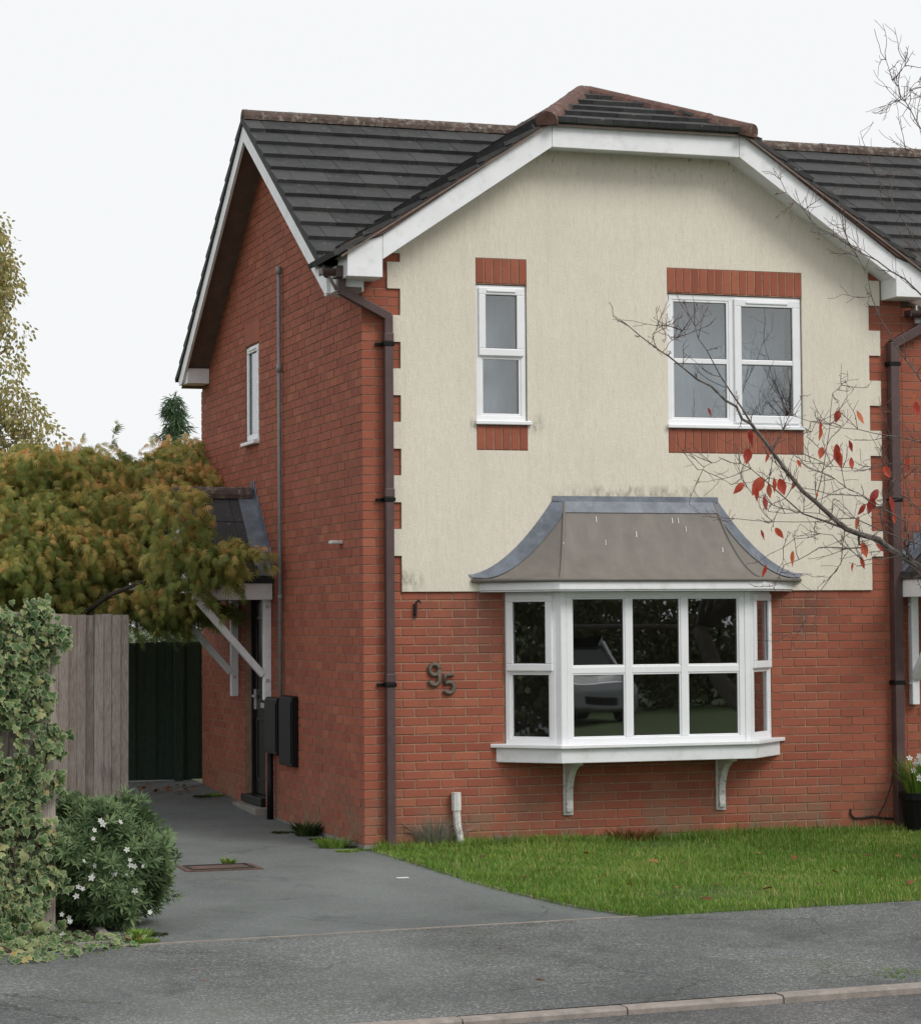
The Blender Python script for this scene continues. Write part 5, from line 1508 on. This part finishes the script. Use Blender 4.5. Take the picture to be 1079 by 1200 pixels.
photo_branches = [
    ([(880, 495), (845, 440), (818, 395), (803, 357)], .006), ([(990, 618), (940, 600), (880, 548), (842, 534)], .007), ([(845, 536), (830, 543), (817, 549)], .002),
    ([(1060, 610), (1010, 580), (955, 572), (900, 558)], .009), ([(1090, 640), (1000, 605), (930, 610), (860, 606)], .008), ([(1010, 640), (960, 640), (920, 660), (905, 685)], .008),
    ([(1079, 665), (1020, 630), (960, 600), (900, 598)], .006), ([(925, 562), (905, 530), (922, 490), (938, 465)], .003), ([(955, 585), (968, 520), (975, 460), (990, 445)], .003),
    ([(1095, 520), (1040, 508), (990, 500), (930, 486)], .007), ([(985, 498), (960, 490), (945, 510)], .003), ([(760, 402), (768, 385), (775, 380)], .002), ([(775, 412), (790, 395), (800, 385)], .002),
    ([(1100, 470), (1060, 420), (1030, 370), (1005, 300), (990, 270)], .010), ([(1100, 365), (1060, 325), (1010, 295), (960, 265), (930, 235), (905, 195)], .009), ([(1110, 330), (1070, 280), (1040, 225), (1022, 195)], .005),
    ([(1100, 240), (1079, 150), (1060, 118), (1044, 92), (1032, 60), (1024, 32)], .006), ([(1120, 110), (1079, 112), (1044, 117)], .004), ([(1060, 118), (1066, 105), (1074, 95)], .0015), ([(1044, 92), (1060, 75), (1062, 60)], .0015), ([(1100, 178), (1079, 176), (1060, 172)], .003),
    ([(1100, 610), (1060, 580), (1030, 590), (990, 570), (950, 540)], .006), ([(1100, 560), (1050, 540), (1010, 550), (975, 545)], .005), ([(990, 618), (985, 660), (960, 690), (938, 735)], .003), ([(935, 600), (905, 590), (875, 570), (868, 560)], .003),
    ([(1100, 690), (1050, 650), (1010, 655), (975, 625), (930, 630), (890, 655)], .006), ([(1040, 640), (1030, 600), (1045, 560), (1035, 520)], .005), ([(1060, 640), (1068, 590), (1055, 545), (1075, 500)], .006)]
for pb, r in photo_branches:
    dz_ = rg.uniform(-.25, .25); P_ = [cp(a, b, dz_*i/len(pb)) for i, (a, b) in enumerate(pb)]
    root_ = min(mp[:int(len(mp)*.75)] + [hub+np.array([0, 0, v_]) for v_ in (.3, .7, 1.1)], key=lambda q_: np.linalg.norm(q_-P_[0])+(.6 if q_[0] < P_[0][0]-.02 else 0))
    if np.linalg.norm(root_-P_[0]) > .015 and r > .0035: P_ = [root_, root_*.45+P_[0]*.55+np.array([0, 0, -.02])] + P_
    L_ = limb(limbs if r > .004 else twigs, P_, r, .0016, 6, .006, 3)
    for i in range(2, len(L_)):
        for _ in range(rg.integers(0, 3)):
            d = (L_[i]-L_[i-1]); d /= np.linalg.norm(d); twig(L_[i], d*.7+rg.normal(0, .7, 3), rg.uniform(.06, .26), .0024, 1)
for i in range(6, len(mp)-3):
    if rg.uniform() < .6: twig(mp[i], (mp[i]-mp[i-1])/np.linalg.norm(mp[i]-mp[i-1])*.7+rg.normal(0, .6, 3), rg.uniform(.08, .30)*(1-.75*i/len(mp)), .003, 1)
# the rest of the crown, outside the frame: fans out to the right and above
for k in range(16):
    a = -.6+2.6*(k % 11)/10; el = .45+.5*rg.uniform()
    d = np.array([math.cos(a)*math.cos(el)*.9+.25, math.sin(a)*math.cos(el)*.8-.1, math.sin(el)])
    if d[0] < -.2: d[0] = -.2+.2*rg.uniform()
    p = [hub, hub+d*.9, hub+d*1.7+np.array([0, 0, .25]), hub+d*2.5+np.array([0, 0, .6])]
    L_ = limb(limbs, p, .045, .008, 7, .02, 4)
    for i in range(3, len(L_)):
        for _ in range(2):
            twig(L_[i], d+rg.normal(0, .7, 3)+np.array([.1, 0, .3]), rg.uniform(.5, 1.1), .007, 2)
limbs.build('trunk', 'bark', CHE, smooth=True)
twigs.build('twigs', 'twig', CHE, kind='stuff', smooth=True)
LV, LF, LE = lobed([(0, 0), (.16, .12), (.27, .35), (.26, .58), (.15, .82), (0, 1.08), (-.15, .82), (-.26, .58), (-.27, .35), (-.16, .12)])
LV[:, 2] -= .35*np.abs(LV[:, 0])
lms = []
for var in range(3):
    me = bpy.data.meshes.new('leaf'); Vv = LV.copy(); Vv[:, 0] *= (.65, .9, 1.1)[var]; Vv[:, 2] += (.1, -.15, .05)[var]*Vv[:, 1]**2
    me.from_pydata(Vv.tolist(), [], LF.tolist()); me.materials.append(M['red_leaf']); me.update(); lms.append(me)
spots = [(828, 487, .8), (876, 512, 1), (876, 535, .8), (900, 540, .7), (933, 548, .6), (963, 502, 1), (961, 510, .8), (1002, 490, .9), (982, 490, .7), (980, 530, 1.1), (979, 535, 1), (963, 533, 1), (993, 525, .8), (996, 545, .9),
         (893, 568, 1.2), (905, 568, 1.1), (899, 576, 1.1), (912, 570, 1.0), (886, 580, .9), (872, 575, .8), (893, 590, 1.1), (890, 630, 1), (908, 628, .8), (930, 655, .9), (896, 670, .9), (1010, 645, 1.2), (1027, 640, 1), (1008, 662, 1), (998, 668, .9),
         (1066, 545, 1.1), (1040, 590, 1.2), (1028, 582, 1.3), (1022, 592, 1.1), (1047, 610, .9), (1015, 600, .9), (1035, 555, 1), (1070, 470, 1), (1072, 480, .9), (932, 570, .8), (1005, 615, .8), (958, 585, .7)]
for i, (a, b, s_) in enumerate(spots):
    p = cp(a, b-11, rg.uniform(-.15, .15))
    d = np.array([rg.normal(0, .32), rg.normal(0, .25), -1.0]); R_ = rot_from(d[None], np.array([math.pi/2+rg.uniform(-.7, .7)]))[0]
    # face towards the street
    leaf_obj(lms[i % 3], p, R_, .092*s_*rg.uniform(.7, 1.2), CHE)
    
# ================================================================== GRASS
rg = np.random.default_rng(90)
N = 190000
gx = rg.uniform(-.2, 7.0, N); gy = np.array([yback(v_) for v_ in gx]); gy = gy+rg.uniform(.02, 1, N)*(-.02-gy)
_ok = gx > np.array([xlawn(v_) for v_ in gy])+.01; gx, gy = gx[_ok], gy[_ok]; N = len(gx)
thin = (np.sin(gx*2.1+gy*1.3)+np.sin(gx*.9-gy*2.3+1)+rg.normal(0, .8, N)) > -1.35
gx, gy = gx[thin], gy[thin]
# frayed edge over the drive and pavement
ne = 2600
ey = np.concatenate([rg.uniform(BACK0[1], -.15, ne), np.zeros(ne)]); ex = np.concatenate([np.array([xlawn(v_) for v_ in ey[:ne]])+rg.normal(.0, .03, ne), rg.uniform(BACK0[0], 7, ne)]); ey[ne:] = [yback(v_) for v_ in ex[ne:]]; ey[ne:] += rg.normal(.0, .03, ne)
gx, gy = np.concatenate([gx, ex]), np.concatenate([gy, ey]); N = len(gx)
gzv = np.interp(gy, GY, GZ)+.008
h = rg.uniform(.020, .048, N)*(1+.35*np.sin(gx*3+1)*np.sin(gy*2.7)); h *= np.where(gy > -.30, 1.9, 1)*np.where(rg.uniform(0, 1, N) < .06, 1.8, 1)
a = rg.uniform(0, 6.28, N); ln = rg.uniform(.1, .9, N)
b = np.stack([gx, gy, gzv], 1); dd = np.stack([np.cos(a), np.sin(a), np.zeros(N)], 1)*(h*ln)[:, None]
sd_ = np.stack([-np.sin(a), np.cos(a), np.zeros(N)], 1)*rg.uniform(.0018, .0038, N)[:, None]
up_ = np.array([0, 0, 1.])*h[:, None]
V = np.stack([b-sd_, b+sd_, b+dd*.4+up_*.65+sd_*.7, b+dd*.4+up_*.65-sd_*.7, b+dd+up_], 1).reshape(-1, 3)
F = (np.array([[0, 1, 2], [0, 2, 3], [3, 2, 4]])[None]+(np.arange(N)*5)[:, None, None]).reshape(-1, 3)
hue = np.clip(.42+.14*np.sin(gx*1.7+gy*.6)+.12*np.sin(gx*4.1-gy*3.3)+.12*np.sin(gx*7.3+gy*9.1)+rg.normal(0, .26, N), 0, 1)
hue = np.where(rg.uniform(0, 1, N) < .055+.07*(np.sin(gx*2.9+2)*np.sin(gy*3.7) > .55), 1.0, hue)
gr = np_mesh('grass', V, F, 'grass', None, 'stuff', {'rnd': np.repeat(hue, 5)})
tag(gr, 'short green grass covering the front lawn', 'grass', kind='stuff')
# weeds and dry plants along the wall foot
def weed(name, px, py, n, h, sp, mat, label, cat, seed, w=.008, group=None):
    g0 = ground_at(px, py); t_ = thing(name, g0, label, cat, group)
    blades('foliage', g0, n, h, sp, mat, t_, w, seed, 'stuff', .9); return t_
weed('dry_plant', 508, 991, 620, .30, .26, 'lavender', 'straggly silver-grey plant at the wall foot by the white pipe cover', 'plant', 1, .005)
weed('weed', 740, 984, 260, .13, .35, 'deadleaf', 'brown withered weeds in the lawn below the bay', 'weed', 2, .006)
weed('weed', 360, 978, 120, .14, .16, 'bush', 'dark leafy weed at the foot of the side wall', 'weed', 3, .016)
weed('weed', 392, 992, 130, .10, .20, 'grass', 'grassy weed growing near the brick corner on the drive', 'weed', 4, .008)
weed('weed', 268, 1012, 90, .07, .07, 'grass', 'small grass tuft growing at the drain cover', 'weed', 5, .006)
weed('weed', 214, 912, 100, .16, .16, 'bush', 'leafy weed against the green gate', 'weed', 6, .014)
weed('weed', 166, 1100, 50, .08, .07, 'grass', 'bright grass tuft beside the bed edging', 'weed', 8, .007)
weed('weed', 1056, 1141, 110, .025, .30, 'grass', 'grass growing along the top of the kerb', 'weed', 7, .005)
weed('weed', 592, 990, 90, .12, .14, 'lavender', 'pale dried clump between the pipe cover and the bay', 'weed', 10, .008)
random.seed(2)
for i, (a, b, lab) in enumerate(((345, 972, 'patch of green moss by the black service pipe'), (372, 984, 'patch of yellow-green moss between the side wall weeds'), (408, 996, 'patch of moss by the brick corner at the lawn edge'), (250, 930, 'patch of moss below the side wall near the gate'), (178, 1096, 'patch of dark moss at the shrub foot on the drive'))):
    g0 = ground_at(a, b); t_ = thing('moss', g0, lab, 'moss')
    for q in range(3): blades('clump', g0+np.array([random.uniform(-.18, .18), random.uniform(-.25, .25), 0]), 170, .022, .16, ('grass', 'bush')[q % 2], t_, .007, 30+i*3+q, 'stuff', .9)
# drain cover
mc = ground_at(257, 1016)
DC = MB().box((mc[0]-.30, mc[1]-.22, mc[2]-.03), (mc[0]+.30, mc[1]+.22, mc[2]+.011)).build('drain_cover', 'verge')
tag(DC, 'flat reddish-brown drain cover set in the driveway', 'drain cover')
m = MB(); hframe(m, mc[0]-.25, mc[0]+.25, mc[1]-.17, mc[1]+.17, .02, mc[2]+.012, mc[2]+.018); m.build('rim', 'iron', DC)

# fallen leaves
me_d = bpy.data.meshes.new('fallen_leaf'); Vv = LV.copy(); Vv[:, 2] += .25*Vv[:, 0]**2*4
me_d.from_pydata(Vv.tolist(), [], LF.tolist()); me_d.materials.append(M['deadleaf']); me_d.update()
def fallen(px, py, s_, lab, grp, lift=.014):
    p = ground_at(px, py); o = bpy.data.objects.new('fallen_leaf', me_d); C.objects.link(o)
    o.location = (p[0], p[1], p[2]+lift); o.scale = (s_,)*3; o.rotation_euler = (rg.normal(0, .2), rg.normal(0, .2), rg.uniform(0, 6.28)); tag(o, lab, 'leaf', grp)
for (a, b) in ((706, 1030), (772, 1014), (805, 1016), (842, 1042), (788, 1046), (975, 1026), (1012, 1008), (1073, 1010), (1048, 1006), (892, 1004), (930, 1012), (960, 1040), (650, 1022), (690, 1006), (735, 1040), (820, 1058), (870, 1030), (905, 1046), (1000, 1046), (1030, 1030), (1062, 1042), (560, 1010), (615, 1032)):
    fallen(a, b, rg.uniform(.06, .10), 'curled brown leaf fallen on the lawn grass', 'fallen leaves on the lawn', .05)
for (a, b) in ((233, 1136), (627, 1148), (237, 1150), (585, 1112)):
    fallen(a, b, rg.uniform(.05, .08), 'reddish leaf lying on the grey pavement', 'fallen leaves on the pavement')
for k in range(26):
    fallen(rg.uniform(156, 232), rg.uniform(921, 930), rg.uniform(.06, .10), 'brown leaf in the drift against the green gate', 'leaf litter at the gate', .02+.02*rg.uniform())
for k in range(8):
    fallen(rg.uniform(140, 172), rg.uniform(1096, 1104), rg.uniform(.05, .07), 'orange-brown leaf under the flowering shrub', 'leaf litter under the shrub', .03)
MB().box((0, 0, 0), (.09, .05, .004)).build('paper_scrap', 'white')
ps = bpy.data.objects['paper_scrap']; q = ground_at(472, 1029); ps.location = (q[0]-.04, q[1], q[2]+.008); tag(ps, 'scrap of white paper lying on the driveway by the lawn edge', 'litter')

# ================================================================== ACROSS THE STREET (seen only mirrored in the windows)
CARP = np.array([11.0, -25.5, ROADZ+.06])
CAR = thing('parked_car', CARP, 'silver hatchback parked across the road, mirrored in the bay glass', 'car')
def carm(secs, name, mat, smooth=True):
    V = []; F = []; n = len(secs[0][1])
    for yv_, prof in secs: V += [(CARP[0]+p[0], CARP[1]-yv_, CARP[2]+p[1]) for p in prof]
    for i in range(len(secs)-1): F += [(i*n+j, i*n+(j+1) % n, (i+1)*n+(j+1) % n, (i+1)*n+j) for j in range(n)]
    F += [tuple(range(n))[::-1], tuple(range((len(secs)-1)*n, len(secs)*n))]
    return MB().poly(V, F).build(name, mat, CAR, smooth=False, bevel=.03)
def sec(w, z0, z1): return [(-w, z0+.1), (-w*.93, z0), (w*.93, z0), (w, z0+.1), (w, z1-.12), (w*.9, z1), (-w*.9, z1), (-w, z1-.12)]
carm([(-2.0, sec(.66, .32, .66)), (-1.85, sec(.78, .24, .80)), (-1.0, sec(.84, .22, .95)), (.2, sec(.86, .22, .98)), (1.5, sec(.84, .22, .99)), (1.92, sec(.76, .28, .92)), (1.98, sec(.70, .34, .80))], 'body', 'carpaint')
carm([(-1.05, sec(.78, .94, .97)), (-.35, sec(.66, .94, 1.46)), (.9, sec(.66, .94, 1.48)), (1.6, sec(.70, .94, 1.02))], 'cabin_glass', 'carglass')
carm([(-.38, sec(.60, 1.44, 1.50)), (.2, sec(.64, 1.45, 1.53)), (.95, sec(.62, 1.46, 1.51))], 'roof_panel', 'carpaint')
def cpt(a, b, c): return CARP+np.array([b, -a, c])
for s_ in (-1, 1):
    for (xa, xb, za, zb2) in ((-1.06, -.36, .95, 1.49), (.25, .22, .97, 1.50), (1.55, .92, 1.0, 1.50)):
        MB().bar(cpt(xa, s_*.80, za), cpt(xb, s_*.63, zb2), .07, .05).build('pillar', 'carpaint', CAR)
    for wx in (-1.25, 1.25):
        wh = MB().tube([cpt(wx, s_*.66, .30), cpt(wx, s_*.86, .30)], .30, 20).build('wheel', 'tyre', CAR)
        MB().tube([cpt(wx, s_*.86, .30), cpt(wx, s_*.872, .30)], .20, 14).build('rim', 'chrome', wh)
    MB().tube([cpt(-1.86, s_*.55, .67), cpt(-2.0, s_*.55, .66)], .10, 12).build('headlight', 'headlamp', CAR)
    MB().tube([cpt(-.80, s_*.80, 1.02), cpt(-.80, s_*.98, 1.04)], .06, 8).build('mirror', 'carpaint', CAR)
MB().bar(cpt(-2.0, -.35, .48), cpt(-2.0, .35, .48), .03, .14).build('grille', 'tyre', CAR)
# hedge and trees beyond the road
rg = np.random.default_rng(61)
for i, (hx, hy, hh_, lab) in enumerate(((12, -31, 3.0, 'dark clipped hedge across the road behind the parked car'), (25, -31, 3.2, 'tall dark hedge across the road beyond the car'))):
    b0 = np.array([hx, hy, ROADZ]); H_ = thing('hedge', b0, lab, 'hedge')
    cc = [b0+np.array([rg.uniform(-6.5, 6.5), rg.normal(0, .35), rg.uniform(.2, hh_)]) for _ in range(260)]
    leaf_cloud('foliage', cc, [rg.uniform(.4, .65) for _ in cc], 260, .14, 'hedge', H_, 70+i, .1)
    m = MB()
    for k in range(14): m.tube([b0+np.array([-6.5+k, 0, -.1]), b0+np.array([-6.5+k+.2, 0, hh_*.8])], [.05, .02], 5)
    m.build('stem', 'darkbark', H_)
b0 = np.array([-10.5, -2.6, gz(-2.6)]); H_ = thing('hedge', b0, 'tall unseen hedge left of the ivy, added to darken the left bay pane reflection', 'hedge')  # added out of view so the left bay pane mirrors something dark
cc = [b0+np.array([rg.normal(0, .3), rg.uniform(-2.6, 2.4), rg.uniform(.2, 2.9)]) for _ in range(150)]
leaf_cloud('foliage', cc, [rg.uniform(.4, .6) for _ in cc], 300, .12, 'hedge', H_, 79, .1)
m = MB()
for k in range(6): m.tube([b0+np.array([0, -2.4+k*.9, -.1]), b0+np.array([.1, -2.4+k*.9, 2.4])], [.05, .02], 5)
m.build('stem', 'darkbark', H_)
for i, (hx, hy, hh_, lab) in enumerate(((8, -36, 6.6, 'broad green tree across the road behind the clipped hedge'), (16, -37, 7.2, 'tallest green tree across the road'), (24, -36, 6.8, 'green tree across the road behind the tall hedge'))):
    b0 = np.array([hx, hy, ROADZ]); t_ = thing('tree', b0, lab, 'tree')
    cc = []
    for _ in range(110):
        u = rg.normal(0, 1, 3); u /= np.linalg.norm(u); cc.append(b0+np.array([0, 0, hh_*.6])+u*np.array([2.6, 2.2, hh_*.36])*rg.uniform(.4, 1))
    leaf_cloud('crown', cc, [rg.uniform(.5, .8) for _ in cc], 160, .2, 'hedge', t_, 80+i, .2)
    m = MB().tube([b0, b0+np.array([.1, 0, hh_*.7])], [.22, .1], 8)
    for q in cc[::6]: m.tube([b0+np.array([0, 0, hh_*.35]), b0*.5+q*.5+np.array([0, 0, .3]), q], [.08, .05, .02], 5)
    m.build('trunk', 'darkbark', t_)
